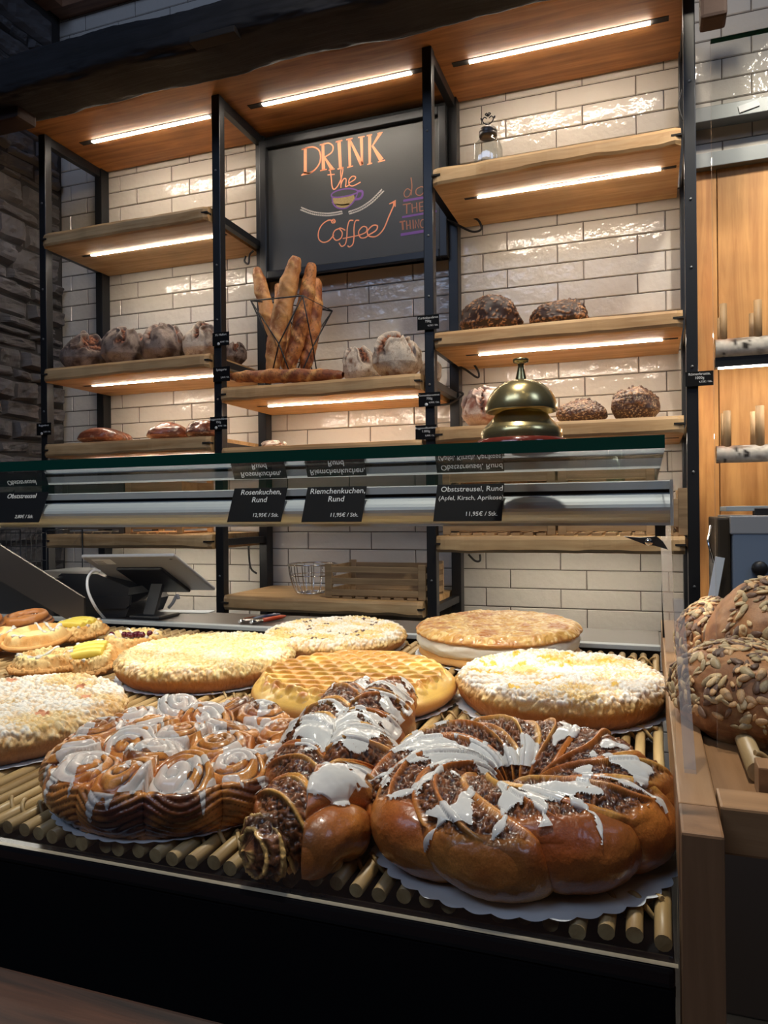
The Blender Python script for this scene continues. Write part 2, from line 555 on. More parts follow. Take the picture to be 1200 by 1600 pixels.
def sweep(path, rad, nseg, flat=1.0, zoff=0):
    """tube surface along a horizontal path, returns V, Q, s(0..1), angle (0 = up, positive to the right of the path)"""
    P = np.array(path, float); n = len(P)
    T = np.gradient(P, axis=0); T /= np.linalg.norm(T, axis=1)[:, None]
    side = np.cross(T, [0, 0, 1.]); side /= np.linalg.norm(side, axis=1)[:, None] + 1e-9
    up = np.cross(side, T)
    a = np.linspace(-pi, pi, nseg, endpoint=False)
    V = P[:, None] + rad[:, None, None] * (np.sin(a)[None, :, None] * side[:, None] + flat * np.cos(a)[None, :, None] * up[:, None])
    ids = np.arange(n * nseg).reshape(n, nseg)
    Q = np.stack([ids[:-1], np.roll(ids[:-1], -1, 1), np.roll(ids[1:], -1, 1), ids[1:]], -1).reshape(-1, 4)
    s = np.repeat(np.linspace(0, 1, n), nseg); A_ = np.tile(a, n)
    return V.reshape(-1, 3), Q, s, A_

# ------------------------------------------------------------------ the room
YW = 3.014
ROW = .0759423
FLOOR = -EYE
rnd = random.Random(5)


def tiles():
    b = MB(); x0, x1 = -2.80, 2.2
    z0 = -.237029
    for r in range(-15, 37):
        z = z0 + r * ROW
        off = -2.73689 + (0 if r % 2 == 0 else .1)
        for k in range(-2, 20):
            xa, xb = off + k * .3, off + (k + 1) * .3
            xa, xb = max(xa, x0), min(xb, x1)
            if xb - xa < .01 or z < FLOOR: continue
            g = .0012; tx = rnd.uniform(-.004, .004); tz = rnd.uniform(-.012, .012)
            cx, cz = (xa + xb) / 2, z + ROW / 2
            ins = .003
            pts = []
            for (px, pz, py) in ((xa + g, z + g, .004), (xb - g, z + g, .004), (xb - g, z + ROW - g, .004), (xa + g, z + ROW - g, .004),
                                 (xa + g + ins, z + g + ins, 0), (xb - g - ins, z + g + ins, 0), (xb - g - ins, z + ROW - g - ins, 0), (xa + g + ins, z + ROW - g - ins, 0)):
                pts.append((px, YW + py + (px - cx) * tx + (pz - cz) * tz, pz))
            b.add(pts, [(4, 5, 6, 7), (0, 1, 5, 4), (1, 2, 6, 5), (2, 3, 7, 6), (3, 0, 4, 7)], 0, False)
    b.box((x0, YW + .004, FLOOR), (x1, YW + .12, 2.6), 1)
    tag(b.build('wall_back', [K['tile'], K['grout']]), kind='structure')


tiles()


def stones():
    b = MB(); X = -2.77
    b.box((X - .25, 1.2, FLOOR), (X - .03, 3.13, 2.6), 1)
    z = -.75
    rs = np.random.default_rng(3)
    while z < 2.46:
        h = rs.choice([.035, .05, .065, .085, .11]) * rs.uniform(.9, 1.15)
        if 2.30 < z: h = .15
        y = 1.95 + rs.uniform(-.1, .1)
        while y < 3.0:
            l = rs.uniform(.09, .34) if h < .1 else rs.uniform(.14, .3)
            if z > 2.30: l = .5
            y2 = min(y + l, 3.008)
            if y2 - y < .05: break
            nu, nv = 12, 7
            jz = rs.uniform(-.006, .006); zt_ = z + h - .008 + rs.uniform(-.006, .003); zb = z + jz
            ph = rs.uniform(-.6, .6, 4)
            V = []; dep = rs.uniform(.01, .045)
            for i in range(nu + 1):
                for j in range(nv + 1):
                    u, v = i / nu, j / nv
                    edge = min(u, 1 - u) * (y2 - y), min(v, 1 - v) * h
                    e = min(edge[0] / .018, edge[1] / .014, 1)
                    q = 1 - (1 - e) ** 2
                    yy = y + .004 + u * (y2 - y - .008) + ph[0] * .02 * (v - .5)
                    zz = zb + v * (zt_ - zb) + ph[1] * .03 * (u - .5)
                    V.append((yy, zz, q * dep, e))
            V = np.array(V)
            P = np.stack([np.zeros(len(V)), V[:, 0], V[:, 1]], 1)
            n = fbm(P * np.array([1, .7, 1.5]), 24, int(rs.integers(999)), 4) - .5
            XX = X - .03 + V[:, 2] + n * .045 * V[:, 3] + .01 * ph[2] * (V[:, 0] - y)
            PV = np.stack([XX, V[:, 0], V[:, 1]], 1)
            f = []
            for i in range(nu):
                for j in range(nv):
                    a = i * (nv + 1) + j
                    f.append((a, a + nv + 1, a + nv + 2, a + 1))
            b.add(PV, f, 0, False)
            y = y2
        z += h
    tag(b.build('wall_left', [K['stone'], K['mortar']]), kind='structure')


stones()
tag(box('wall_front', (-3.0, -3.5, FLOOR), (3.2, -3.4, 2.6), plain('front_plaster', s2l(150, 128, 104), .8)), kind='structure')
tag(box('floor', (-3.0, -3.4, FLOOR - .1), (3.2, 3.1, FLOOR), plain('dark_floor', (.02, .018, .016), .5, 0, 0)), kind='structure')
tag(box('ceiling', (-3.0, 2.3, 2.95), (2.2, 3.1, 3.05), K['blackmatte']), kind='structure')
c0 = un(100, 28, y=3.0)
zt = float(c0[2])
tag(box('trim_1', (-2.78, 2.93, zt), (2.2, 3.012, zt + .05), K['trim']), kind='structure')
tag(box('trim_2', (-2.80, 1.3, zt), (-2.70, 2.93, zt + .05), K['trim']), kind='structure')
tag(box('wall_upper', (-2.76, 2.95, zt + .05), (2.2, 3.012, 2.95), K['blackmatte']), kind='structure')
tag(box('wall_upper_left', (-2.82, 1.3, zt + .05), (-2.72, 2.95, 2.95), K['blackmatte']), kind='structure')

# ------------------------------------------------------------------ shelving
FY, BY = 2.60, 2.955
PX = [-2.537, -1.650, -.766, .1135]
PW = .036
ZTOP = 1.685
wallbread = []
posts = []


def frame(i, label):
    """one ladder frame: front post, back post, arms at each shelf"""
    x = PX[i]
    e = empty('shelf_frame', (x, FY, FLOOR), label=label, cat='shelf frame', group='black steel ladder frames of the bread shelving')
    f = MB().box((0, 0, 0), (PW, PW + .004, ZTOP - FLOOR), bev=.003)
    f.build('front_post', K['black'], e)
    MB().box((0, BY - FY, 0), (PW + .004, BY - FY + .055, ZTOP - FLOOR), bev=.003).build('back_post', K['black'], e)
    hs = {0: [1.645, 1.18, .595, .262, -.13], 1: [1.645, 1.18, .595, .455, .262, -.13, -.37], 2: [1.645, 1.185, .6, .455, .262, -.13, -.37], 3: [1.645, 1.185, .6, .262, -.13]}[i]
    for z in hs:
        MB().box((.004, PW, z - FLOOR), (PW - .004, BY - FY, z - FLOOR + (.04 if z > 1.6 else .028)), bev=.002).build('side_arm', K['black'], e)
    for z in [1.38, 1.0, .78, .46, .12, -.25]:
        s = MB()
        s.lathe([(0, -.003), (.004, -.003), (.0045, -.001), (.0045, .002)], 10, c=(0, 0, 0))
        s.v[-1] = np.stack([s.v[-1][:, 0] + PW * .5, s.v[-1][:, 2] - .0002, s.v[-1][:, 1] + z - FLOOR], 1)
        s.build('bolt', K['steelbar'], e)
    return e


lbl = ['black steel ladder frame at far left, beside the stone wall', 'black steel ladder frame left of the chalkboard and baguettes',
       'black steel ladder frame crossing the right side of the chalkboard', 'black steel ladder frame at right, next to the oak wall panel']
for i in range(4): frame(i, lbl[i])

LEDG = 'wooden wall shelves with led strips'


def shelf(x0, x1, zt_, label, th=.058, led=True, seed=0, lit=(.26, .88), live=.004, strip_y=.165, seg=48):
    """thick oak board with an uneven front edge, kerfs with steel tabs and a led strip let into its underside"""
    yf, yb = 2.566, BY + .05
    e = empty('wall_shelf', ((x0 + x1) / 2, (yf + yb) / 2, zt_ - th), label=label, cat='shelf', group=LEDG)
    w = (x1 - x0) / 2; d = (yb - yf) / 2
    rs = np.random.default_rng(seed)
    b = MB(); X = np.linspace(-w, w, seg)
    sec = []
    for i, x in enumerate(X):
        q = min(1, (min(i, seg - 1 - i)) / 1.5) ** .5
        n = [float(fbm(np.array([[x * 1., k * 3.1, seed]]), 7, seed)[0] - .5) for k in range(3)]
        fy = -d + n[0] * live * 3
        lo = n[1] * live * 3; hi = n[2] * live * 1.2
        ins = (1 - q) * .012
        sec.append([(x, d, 0), (x, fy + .02, 0 + lo * .3), (x, fy + .006 + ins, .003 + lo), (x, fy + ins, .012 + lo), (x, fy + ins, th * .5), (x, fy + ins + .001, th - .012), (x, fy + .006 + ins, th - .002 + hi), (x, fy + .02, th), (x, d, th)])
    m = len(sec[0]); V = np.array(sec).reshape(-1, 3); f = []
    for i in range(seg - 1):
        for j in range(m):
            k = (j + 1) % m
            f.append((i * m + j, (i + 1) * m + j, (i + 1) * m + k, i * m + k)[::-1])
    f.append(list(range(m))); f.append([(seg - 1) * m + j for j in range(m)][::-1])
    b.add(V, f, 0, False)
    b.build('shelf_board', K['shelf'], e)
    for s in (-1, 1):
        k = MB().box((s * w - s * .03, -d - .0016, th * .47), (s * (w + .003), -d + .03, th * .58))
        k.build('bracket_tab', K['kerf'], e)
    if led:
        a0 = -w + lit[0] * 2 * w * .6; a1 = w - (1 - lit[1]) * 2 * w * .6
        y0 = -d + strip_y
        sl = MB().box((a0 - .05, y0 - .009, -.0012), (a1 + .05, y0 + .009, .0005), bev=.0005).build('strip_slot', K['kerf'], e)
        s = MB().box((a0, y0 - .006, -.0036), (a1, y0 + .006, -.0012)).build('led_strip', K['strip'], sl)
        tag(s, 'glowing warm white led strip')
    return e


# x ranges between the frames
XL, XM, XR = (-2.497, -1.655), (-1.604, -.776), (-.722, .104)
shelf(*XL, 1.232, 'oak wall shelf left of the chalkboard, empty, topmost in the left bay', seed=1)
shelf(*XL, .643, 'oak wall shelf carrying the four floury round loaves', seed=2)
shelf(*XL, .312, 'oak wall shelf carrying the brown rolls in the left bay', seed=3)
shelf(*XL, -.083, 'oak wall shelf in the left bay just above the tablet', seed=4, live=.007)
shelf(*XM, .500, 'pale oak wall shelf under the baguettes and two floury loaves', seed=5, live=.006)
shelf(*XM, .262, 'oak wall shelf mostly hidden behind the glass top in the middle bay', seed=6, led=False)
shelf(*XM, -.325, 'low oak wall shelf carrying the wire basket and slatted crate', seed=7, led=False, live=.006)
shelf(*XR, 1.226, 'oak wall shelf with the glass jar, right of the chalkboard', seed=8, live=.006)
shelf(*XR, .641, 'oak wall shelf carrying the two seeded loaves in the right bay', seed=9)
shelf(*XR, .302, 'oak wall shelf behind the brass bell', seed=10)
shelf(*XR, -.087, 'oak wall shelf under the crates in the right bay', seed=11, live=.007)

# the deep top board with three strips
e = empty('top_board', (-1.2, 2.72, ZTOP), label='long oak board along the top of the shelving, with three lit strips below', cat='board')
yf = 2.455
b = MB(); seg = 70; X = np.linspace(-2.55, .15, seg); sec = []
for i, x in enumerate(X):
    n = [float(fbm(np.array([[x, k * 2.3, 4.]]), 3.5, 21)[0] - .5) for k in range(3)]
    a = yf + n[0] * .05
    sec.append([(x, 3.0, 0), (x, a + .06, 0), (x, a + .02, .006 + n[1] * .02), (x, a, .03), (x, a + .005, .062), (x, 3.0, .065)])
V = np.array(sec).reshape(-1, 3) - np.array([-1.2, 2.72, 0]); m = 6; f = []
for i in range(seg - 1):
    for j in range(m):
        k = (j + 1) % m
        f.append((i * m + j, (i + 1) * m + j, (i + 1) * m + k, i * m + k)[::-1])
f.append(list(range(m))); f.append([(seg - 1) * m + j for j in range(m)][::-1])
b.add(V, f, 0, False)
b.build('board', K['board'], e)
for (ax, ay, bx, by) in ((142, 219, 330, 184), (410, 162, 643, 114), (733, 95, 1016, 36)):
    p0, p1 = un(ax, ay, z=ZTOP), un(bx, by, z=ZTOP)
    y0 = (p0[1] + p1[1]) / 2 - 2.72; a0, a1 = p0[0] + 1.2, p1[0] + 1.2
    sl = MB().box((a0 - .065, y0 - .016, -.0015), (a1 + .06, y0 + .014, .002), bev=.001).build('strip_slot', K['kerf'], e)
    tag(MB().box((a0, y0 - .009, -.0052), (a1, y0 + .007, -.0016)).build('led_strip', K['strip'], sl), 'glowing warm white led strip')

# old beam across the top, with a mortise
e = empty('ceiling_beam', (-1.2, 2.32, 1.625), label='rough dark old timber beam lying along the top shelf board', cat='beam')
b = MB(); seg = 330; X = np.linspace(-1.54, 1.30, seg); nr = 56
a = np.linspace(0, 2 * pi, nr, endpoint=False)
hw, hh = .118, .069
ring = np.stack([np.sign(np.cos(a)) * np.abs(np.cos(a)) ** .3 * hw, np.sign(np.sin(a)) * np.abs(np.sin(a)) ** .3 * hh], 1)
V = np.concatenate([np.stack([np.full(nr, x), ring[:, 0], ring[:, 1] + hh], 1) for x in X])
d = fbm(V * np.array([1, 6, 6]), 5, 8, 5) - .5
wv = fbm(V[:, :1].repeat(3, 1), 2, 9, 2) - .5
V[:, 1] += d * .035 * np.sign(V[:, 1]); V[:, 2] += d * .022 * np.sign(V[:, 2] - hh) + wv * .016
f = [(i * nr + j, i * nr + (j + 1) % nr, (i + 1) * nr + (j + 1) % nr, (i + 1) * nr + j) for i in range(seg - 1) for j in range(nr)]
f += [list(range(nr)), [(seg - 1) * nr + j for j in range(nr)][::-1]]
V = V - np.array([0, .0, 0])
b.add(V, f, 0, True)
b.build('beam_body', K['beam'], e)
m0, m1 = un(297, 75, y=2.2), un(368, 48, y=2.2)
MB().box((m0[0] + 1.2, -.127, m0[2] - 1.612), (m1[0] + 1.2, -.08, m1[2] - 1.612 + .004), bev=.004).build('mortise', K['kerf'], e)
p = un(27, 150, y=2.3)
e = MB()
e.box((-.30, -.1, -.07), (0, .0, .062), bev=.012)
V = e.v[0]
o = e.build('beam', plain('dark_timber_end', s2l(50, 36, 33), .85, 0, 30, .8, .3, 8), loc=(p[0], p[1] + .1, p[2] - .01))
tag(o, 'short dark timber stub at left, tucked under the long beam', 'beam')
p = un(1112, 10, y=2.5)
o = MB().box((-.035, -.05, -.06), (.04, .03, .4), bev=.01).build('beam', plain('dark_timber_post', s2l(60, 42, 34), .8, 0, 30, .8, .3, 8), loc=(p[0], p[1], p[2]))
tag(o, 'dark timber stub hanging at top right beside the last ladder frame', 'beam')

# ------------------------------------------------------------------ chalkboard with its drawing
YB = 2.945
BX0, BX1, BZ0, BZ1 = -1.615, -.762, un(560, 420, y=YB)[2], 1.645
e = empty('chalkboard', ((BX0 + BX1) / 2, YB, BZ0), label='framed black chalkboard with an orange coffee slogan on the tiled wall', cat='chalkboard')
cx = (BX0 + BX1) / 2
MB().box((BX0 - cx, 0, 0), (BX1 - cx, .03, BZ1 - BZ0)).build('slate', K['board_slate'], e)
fr = MB(); w = (BX1 - BX0) / 2; hgt = BZ1 - BZ0; t = .034
for (a_, b_) in (((-w, -.022, 0), (-w + t, .03, hgt)), ((w - t, -.022, 0), (w, .03, hgt)), ((-w + t, -.022, 0), (w - t, .03, t)), ((-w + t, -.022, hgt - t), (w - t, .03, hgt))):
    fr.box(a_, b_, bev=.004)
fr.build('board_frame', K['black'], e)
o = MB().box((-.44, -.006, -.03), (.44, .03, .03), bev=.003).build('rail', K['black'], loc=((PX[1] + PX[2]) / 2 + .02, BY + .02, ZTOP - .035))
tag(o, 'black steel rail joining the two middle frames above the chalkboard', 'rail')


def bp(u, v):
    q = un(455 + u / 4.444, 190 + v / 4.444, y=YB - .0008)
    return np.array([q[0] - cx, -.0008, q[2] - BZ0])


def smooth(P, k=6):
    P = np.array(P, float); n = len(P)
    if n < 3: return P
    out = []
    for i in range(n - 1):
        p0, p1, p2, p3 = P[max(i - 1, 0)], P[i], P[i + 1], P[min(i + 2, n - 1)]
        for j in range(k):
            t = j / k
            out.append(.5 * (2 * p1 + (p2 - p0) * t + (2 * p0 - 5 * p1 + 4 * p2 - p3) * t * t + (3 * p1 - p0 - 3 * p2 + p3) * t ** 3))
    out.append(P[-1])
    return np.array(out)


PXM = 1 / 4.444 * 3.0 / FPX * 1.0     # metres per drawing unit on the board


def stroke(b, pts, w=8, curve=True, off=0):
    """painted stroke; points (u, v) or (u, v, width)"""
    P = [(p[0], p[1], p[2] if len(p) > 2 else w) for p in pts]
    P = smooth(P) if curve and len(P) > 2 else np.array(P, float)
    Q = np.array([bp(x, y) for x, y, _ in P]); wd = P[:, 2] * PXM / 2 * 1.12
    T = np.gradient(Q, axis=0); T /= np.linalg.norm(T, axis=1)[:, None] + 1e-9
    N = np.stack([-T[:, 2], 0 * T[:, 0], T[:, 0]], 1)
    L, R_ = Q + N * wd[:, None], Q - N * wd[:, None]
    n = len(Q); V = np.concatenate([L, R_]); V[:, 1] -= off
    b.add(V, [(i, i + 1, n + i + 1, n + i) for i in range(n - 1)])


b = MB()
S = lambda *p, **k: stroke(b, p, **k)
Ln = lambda *p, **k: stroke(b, p, curve=False, **k)
Ln((72, 194, 8), (120, 181, 8)); Ln((98, 186, 22), (98, 362, 22)); Ln((70, 374, 6), (96, 358, 22), (118, 360, 14), (150, 350, 5)); S((96, 186), (150, 176), (190, 196), (204, 240), (196, 290), (160, 338), (110, 362), w=10)
Ln((198, 162, 8), (238, 154, 8)); Ln((220, 158, 19), (224, 338, 24)); Ln((200, 341, 8), (248, 332, 8)); S((222, 156), (262, 150), (290, 172), (282, 212), (234, 246), w=9); Ln((226, 240, 10), (284, 330, 25)); Ln((260, 338, 7), (302, 328, 7))
Ln((308, 142, 9), (356, 130, 9)); Ln((332, 136, 24), (342, 322, 20)); Ln((322, 330, 8), (364, 319, 8))
Ln((382, 126, 9), (426, 116, 9)); Ln((402, 122, 18), (408, 312, 18)); Ln((388, 319, 8), (430, 308, 8)); Ln((408, 128, 12), (490, 300, 26)); Ln((487, 106, 22), (493, 300, 14)); Ln((464, 111, 8), (510, 102, 8))
Ln((524, 98, 9), (562, 90, 9)); Ln((545, 94, 22), (545, 292, 16)); Ln((528, 298, 8), (562, 288, 8)); Ln((620, 78, 24), (562, 172, 8)); Ln((598, 84, 8), (634, 75, 8)); Ln((562, 165, 12), (628, 268, 32)); Ln((602, 280, 8), (652, 268, 8))
b.build('drink_lettering', K['orange'], e)
b = MB()
S((268, 318), (278, 390), (284, 450), (298, 470), (322, 448), (346, 400), w=8); Ln((252, 370, 7), (302, 366, 7))
S((346, 405), (358, 345), (356, 318), (344, 340), (346, 400), (345, 460), w=7); S((345, 440), (362, 400), (380, 398), (380, 430), (378, 452), (402, 440), w=7); S((404, 425), (440, 402), (446, 384), (424, 380), (402, 405), (404, 438), (430, 446), (482, 420), w=7)
b.build('the_lettering', K['orange'], e)
b = MB()
S((300, 700), (286, 704), (280, 690), (296, 678), (306, 694), (296, 706), w=7); S((300, 694), (262, 684), (215, 715), (190, 765), (192, 815), (222, 838), (262, 826), (296, 786), w=8)
S((334, 742), (302, 758), (290, 795), (312, 824), (346, 808), (354, 770), (334, 742), (352, 742), (376, 755), w=8)
S((432, 686), (404, 690), (390, 740), (386, 800), (376, 850), (350, 866), (332, 842), w=8); S((472, 686), (446, 690), (436, 740), (436, 800), (428, 850), (404, 870), (392, 860), w=8); Ln((358, 812, 7), (478, 788, 7))
S((470, 790), (518, 768), (524, 736), (496, 730), (468, 765), (480, 804), (512, 806), (540, 786), w=8); S((536, 788), (588, 756), (598, 724), (566, 722), (530, 760), (540, 794), (590, 796), (640, 748), (678, 660), (712, 582), w=9)
Ln((680, 572, 6), (722, 552, 20), (722, 592, 6)); Ln((712, 585, 10), (716, 560, 18))
b.build('coffee_lettering', K['orange'], e)
b = MB()
S((832, 388), (838, 450), (832, 512), w=7); S((832, 480), (806, 466), (784, 494), (792, 522), (818, 516), (834, 480), w=6); S((900, 452), (870, 470), (868, 502), (896, 512), (922, 486), (916, 456), (900, 452), w=6)
b.build('do_lettering', K['orange2'], e)
b = MB()
Ln((775, 577, 7), (830, 568, 7)); Ln((802, 574, 8), (802, 640, 8)); Ln((838, 570, 7), (842, 632, 7)); Ln((870, 562, 7), (874, 628, 7)); Ln((840, 602, 6), (872, 594, 6)); Ln((890, 562, 7), (894, 624, 7)); Ln((890, 563, 6), (922, 556, 6)); Ln((892, 592, 6), (916, 588, 6)); Ln((894, 622, 6), (924, 616, 6))
b.build('second_the_lettering', K['orange2'], e)
b = MB()
Ln((752, 698, 10), (792, 690, 10)); Ln((772, 696, 12), (776, 752, 12)); Ln((800, 688, 8), (804, 750, 8)); Ln((824, 684, 8), (828, 746, 8)); Ln((802, 722, 6), (828, 716, 6)); Ln((845, 682, 8), (849, 744, 8)); Ln((862, 740, 8), (860, 682, 8), (886, 740, 8), (886, 678, 8)); S((928, 680), (906, 684), (896, 712), (908, 736), (928, 726), (928, 706), w=7)
b.build('things_lettering', K['orange2'], e)
b = MB()
Ln((778, 550, 15), (1016, 512, 15)); Ln((770, 664, 13), (1010, 622, 13)); Ln((760, 786, 18), (1005, 746, 18))
b.build('underline', K['purple'], e)
b = MB()
S((284, 520), (292, 570), (326, 600), (382, 600), (428, 562), (452, 520), (462, 486), w=9); S((462, 482), (440, 470), (390, 466), (330, 476), (286, 498), (282, 520), (320, 526), (400, 514), (452, 496), (462, 482), w=9); S((462, 484), (492, 484), (494, 512), (478, 534), (446, 540), w=15)
b.build('cup_outline', K['purple'], e)
b = MB()
S((284, 548, 30), (340, 550, 60), (400, 545, 62), (440, 525, 40), off=-.0003); S((312, 582, 24), (360, 588, 26), (405, 576, 26), off=-.0003)
b.build('cup_fill', K['tan'], e)
b = MB()


def laurel(P, w0=11):
    P = smooth(P, 7)
    for i in range(0, len(P) - 1, 1):
        d = P[min(i + 1, len(P) - 1)] - P[max(i - 1, 0)]; d /= np.linalg.norm(d); n_ = np.array([-d[1], d[0]])
        for s in (-1, 1):
            q = P[i] + n_ * s * 3; t_ = P[i] + n_ * s * w0 + d * 13; m_ = (q + t_) / 2
            S(q, m_ + d * 5, t_, m_ - d * 5 + n_ * s * 3, q, w=3)


laurel([(355, 630), (300, 640), (240, 645), (150, 634), (72, 606)])
b.build('wheat_ear_drawing', K['chalkw'], e)
b = MB()
laurel([(400, 634), (480, 605), (560, 552), (634, 478)])
b.build('wheat_ear_drawing', K['chalkw'], e)

# ------------------------------------------------------------------ right hand wall bay
pz = [un(1098, 180, y=2.93)[2], un(1096, 252, y=2.93)[2]]
for i, (z, la) in enumerate(((pz[0], 'flat steel rail on the tiles at upper right carrying a small bright tag'), (pz[1], 'flat steel rail directly on top of the oak wall panel'))):
    o = MB().box((-1, -.02, -.026), (1, .045, .026), bev=.002).build('steel_rail', K['steelbar'], loc=(1.16, 2.945, z))
    tag(o, la, 'rail')
    if i == 0:
        s = MB().box((-.033, -.004, -.012), (.033, .0, .012), bev=.001).build('tag_plate', K['paper'], o, loc=(un(1170, 171, y=2.925)[0] - 1.16, -.021, .0), rot=(0, radians(-12), 0))
pt = un(1098, 264, y=2.95)[2]
e = empty('oak_panel', (1.2, 2.96, FLOOR), label='vertical oak board wall panel behind the birch logs', cat='wall panel')
x = .155; i = 0
for wd in (.085, .21, .22, .2, .23, .2, .21):
    MB().box((x - 1.2, 0, 0), (x + wd - .003 - 1.2, .045, pt - FLOOR), bev=.002).build('panel_board', K['panel'], e)
    x += wd
LOGG = 'birch log shelves on the oak panel'


def birch(px, py0, py1, y, label, pegs, led):
    c = un(px, (py0 + py1) / 2, y=y); r = abs(un(px, py0, y=y)[2] - un(px, py1, y=y)[2]) / 2
    e = empty('birch_log_shelf', (c[0], y, c[2]), label=label, cat='shelf', group=LOGG)
    L = .75
    path = np.stack([np.linspace(0, L, 90), np.zeros(90), np.zeros(90)], 1)
    V, Q, s, a_ = sweep(path, np.full(90, r), 48)
    n = fbm(V * np.array([1, 1.4, 1.4]), 16, 4); sp = fbm(V * np.array([1.2, .8, .8]), 34, 9, 3)
    V[:, 1:] *= (1 + (n - .5) * .12)[:, None]
    C = lerp(A(196, 188, 178), A(120, 104, 92), sm(n, .42, .6)); C = lerp(C, A(34, 26, 24), sm(sp, .6, .66))
    C = lerp(C, A(150, 92, 58), sm(fbm(V, 9, 31), .58, .68) * .7)
    qmesh('log', V, Q, C, K['bark'], e)
    cc = MB(); cc.lathe([(0, 0), (r * .98, 0)], 24); v = cc.v[0]; cc.v[0] = np.stack([v[:, 2], v[:, 1], v[:, 0]], 1)
    cc.build('cut_end', K['cut'], e, loc=(-.001, 0, 0))
    for (qx, qt, qb, dy, rr) in pegs:
        p = un(qx, qt, y=y + dy); q = un(qx, qb, y=y + dy)
        MB().tube([(p[0] - c[0], dy, p[2] - c[2]), (p[0] - c[0], dy, 0)], rr, 12).build('peg', K['dowel'], e)
    if led:
        MB().box((.0, -.01, -r - .03), (L, .03, -r + .004)).build('led_channel', K['black'], e)
        MB().box((.01, -.008, -r - .034), (L, .006, -r - .0302)).build('led_strip', K['strip'], e)
    MB().box((.25, 0, -r * .4), (.29, 2.96 - y, r * .2)).build('wall_bracket', K['black'], e)


birch(1117, 531, 561, 2.70, 'birch log shelf with upright pegs, the higher one with a lit strip under it', [(1125, 497, 535, .06, .009), (1130, 475, 535, -.005, .0115), (1175, 490, 535, .05, .010), (1184, 469, 530, -.005, .0125)], True)
birch(1119, 697, 724, 2.70, 'birch log shelf with upright pegs, the lower one above the slicer', [(1130, 646, 700, .05, .009), (1136, 642, 700, -.005, .012), (1177, 643, 700, .05, .010), (1187, 634, 700, -.005, .0135)], False)

# bread slicer on the back counter
c = un(1132, 900, y=2.2)
e = empty('bread_slicer', (c[0] + .2, 2.35, -.32), label='blue-grey bread slicing machine with a black knob, behind the seeded loaves', cat='slicer')
z1 = un(1140, 806, y=2.2)[2] + .32
MB().box((-.18, -.15, 0), (.3, .25, z1 - .035), bev=.006).build('housing', K['machine'], e)
MB().box((-.185, -.152, z1 - .05), (.3, .25, z1), bev=.004).build('lid', K['tablet'], e)
MB().box((-.215, -.13, -.0), (-.182, .2, z1 - .004), bev=.006).build('side_cheek', plain('dark_bronze', s2l(66, 58, 48), .4, .4), e)
MB().box((-.19, -.1, z1 + .012), (.3, .1, z1 + .026), bev=.002).build('top_bar', K['alu'], e)
for x in (-.12, .0, .1): MB().box((x, -.11, z1), (x + .04, -.06, z1 + .02), bev=.002).build('clip', K['plastic'], e)
k = MB().lathe([(0, -.02), (.017, -.02), (.02, -.014), (.02, 0)], 12); v = k.v[0]; k.v[0] = np.stack([v[:, 0], v[:, 2], v[:, 1]], 1)
k.build('knob', K['plastic'], e, loc=(-.115, -.15, z1 - .14))
MB().box((-.06, -.155, 0), (.3, -.14, z1 - .16)).build('feed_opening', K['blackmatte'], e)
MB().tube([(-.225, -.05, z1 - .03), (-.236, -.08, z1 - .07), (-.222, -.1, z1 - .13)], .004, 8).build('wire_handle', K['chrome'], e)
o = MB().box((-.012, -.001, -.09), (.012, .001, .09)).build('paper_note', K['paper'], e, loc=(-.226, -.15, z1 - .2), rot=(0, radians(10), 0))
o = box('back_counter', (.16, 2.1, FLOOR), (1.6, 2.9, -.32), K['counter'], bev=.005)
tag(o, 'dark back counter at right under the slicing machine', 'counter')

# ------------------------------------------------------------------ the glass pastry case
TS = .035


def ztr(y): return -.235 + TS * (y - .42)


XE = .0115
e = empty('bakery_counter', (-.8, .40, FLOOR), label='black counter front below the pastries', cat='counter')
MB().box((-1.6, .016, 0), (.81, .03, -.250 - FLOOR), bev=.002).build('front_panel', K['blackmatte'], e)
MB().box((-1.6, .014, -.250 - FLOOR), (.81, .028, -.2385 - FLOOR), bev=.003).build('front_lip', plain('glossy_black_lip', (.01, .01, .012), .18, .3), e)
MB().box((-1.6, .02, -.30 - FLOOR), (.81, .03, -.31 - FLOOR)).build('groove', K['kerf'], e)
o = MB().add([(-2.4, .43, ztr(.43) - .022), (XE - .001, .43, ztr(.43) - .022), (XE - .001, 1.165, ztr(1.165) - .022), (-2.4, 1.165, ztr(1.165) - .022),
              (-2.4, .43, ztr(.43) - .028), (XE - .001, .43, ztr(.43) - .028), (XE - .001, 1.165, ztr(1.165) - .028), (-2.4, 1.165, ztr(1.165) - .028)],
             [(0, 1, 2, 3), (7, 6, 5, 4), (0, 4, 5, 1), (1, 5, 6, 2), (2, 6, 7, 3), (3, 7, 4, 0)]).build('tray', K['tray'])
tag(o, 'black sheet tray under the rattan mats in the case', 'tray')
zs = float(un(600, 990, y=1.17)[2])
e = empty('service_counter', (-1.2, 1.25, FLOOR), label='dark service worktop behind the pastries with a bright metal front edge', cat='counter')
MB().box((-1.3, -.07, 0), (1.212, -.062, zs - FLOOR - .002)).build('inner_back_panel', K['tray'], e)
MB().box((-1.3, -.084, zs - FLOOR - .006), (1.212, -.066, zs - FLOOR + .001), bev=.001).build('metal_edge', K['alu'], e)
MB().box((-1.3, -.066, zs - FLOOR - .035), (1.212, .075, zs - FLOOR), bev=.002).build('worktop', K['counter'], e)
MB().box((-1.3, -.05, 0), (1.212, .05, zs - FLOOR - .036)).build('cabinet', K['blackmatte'], e)

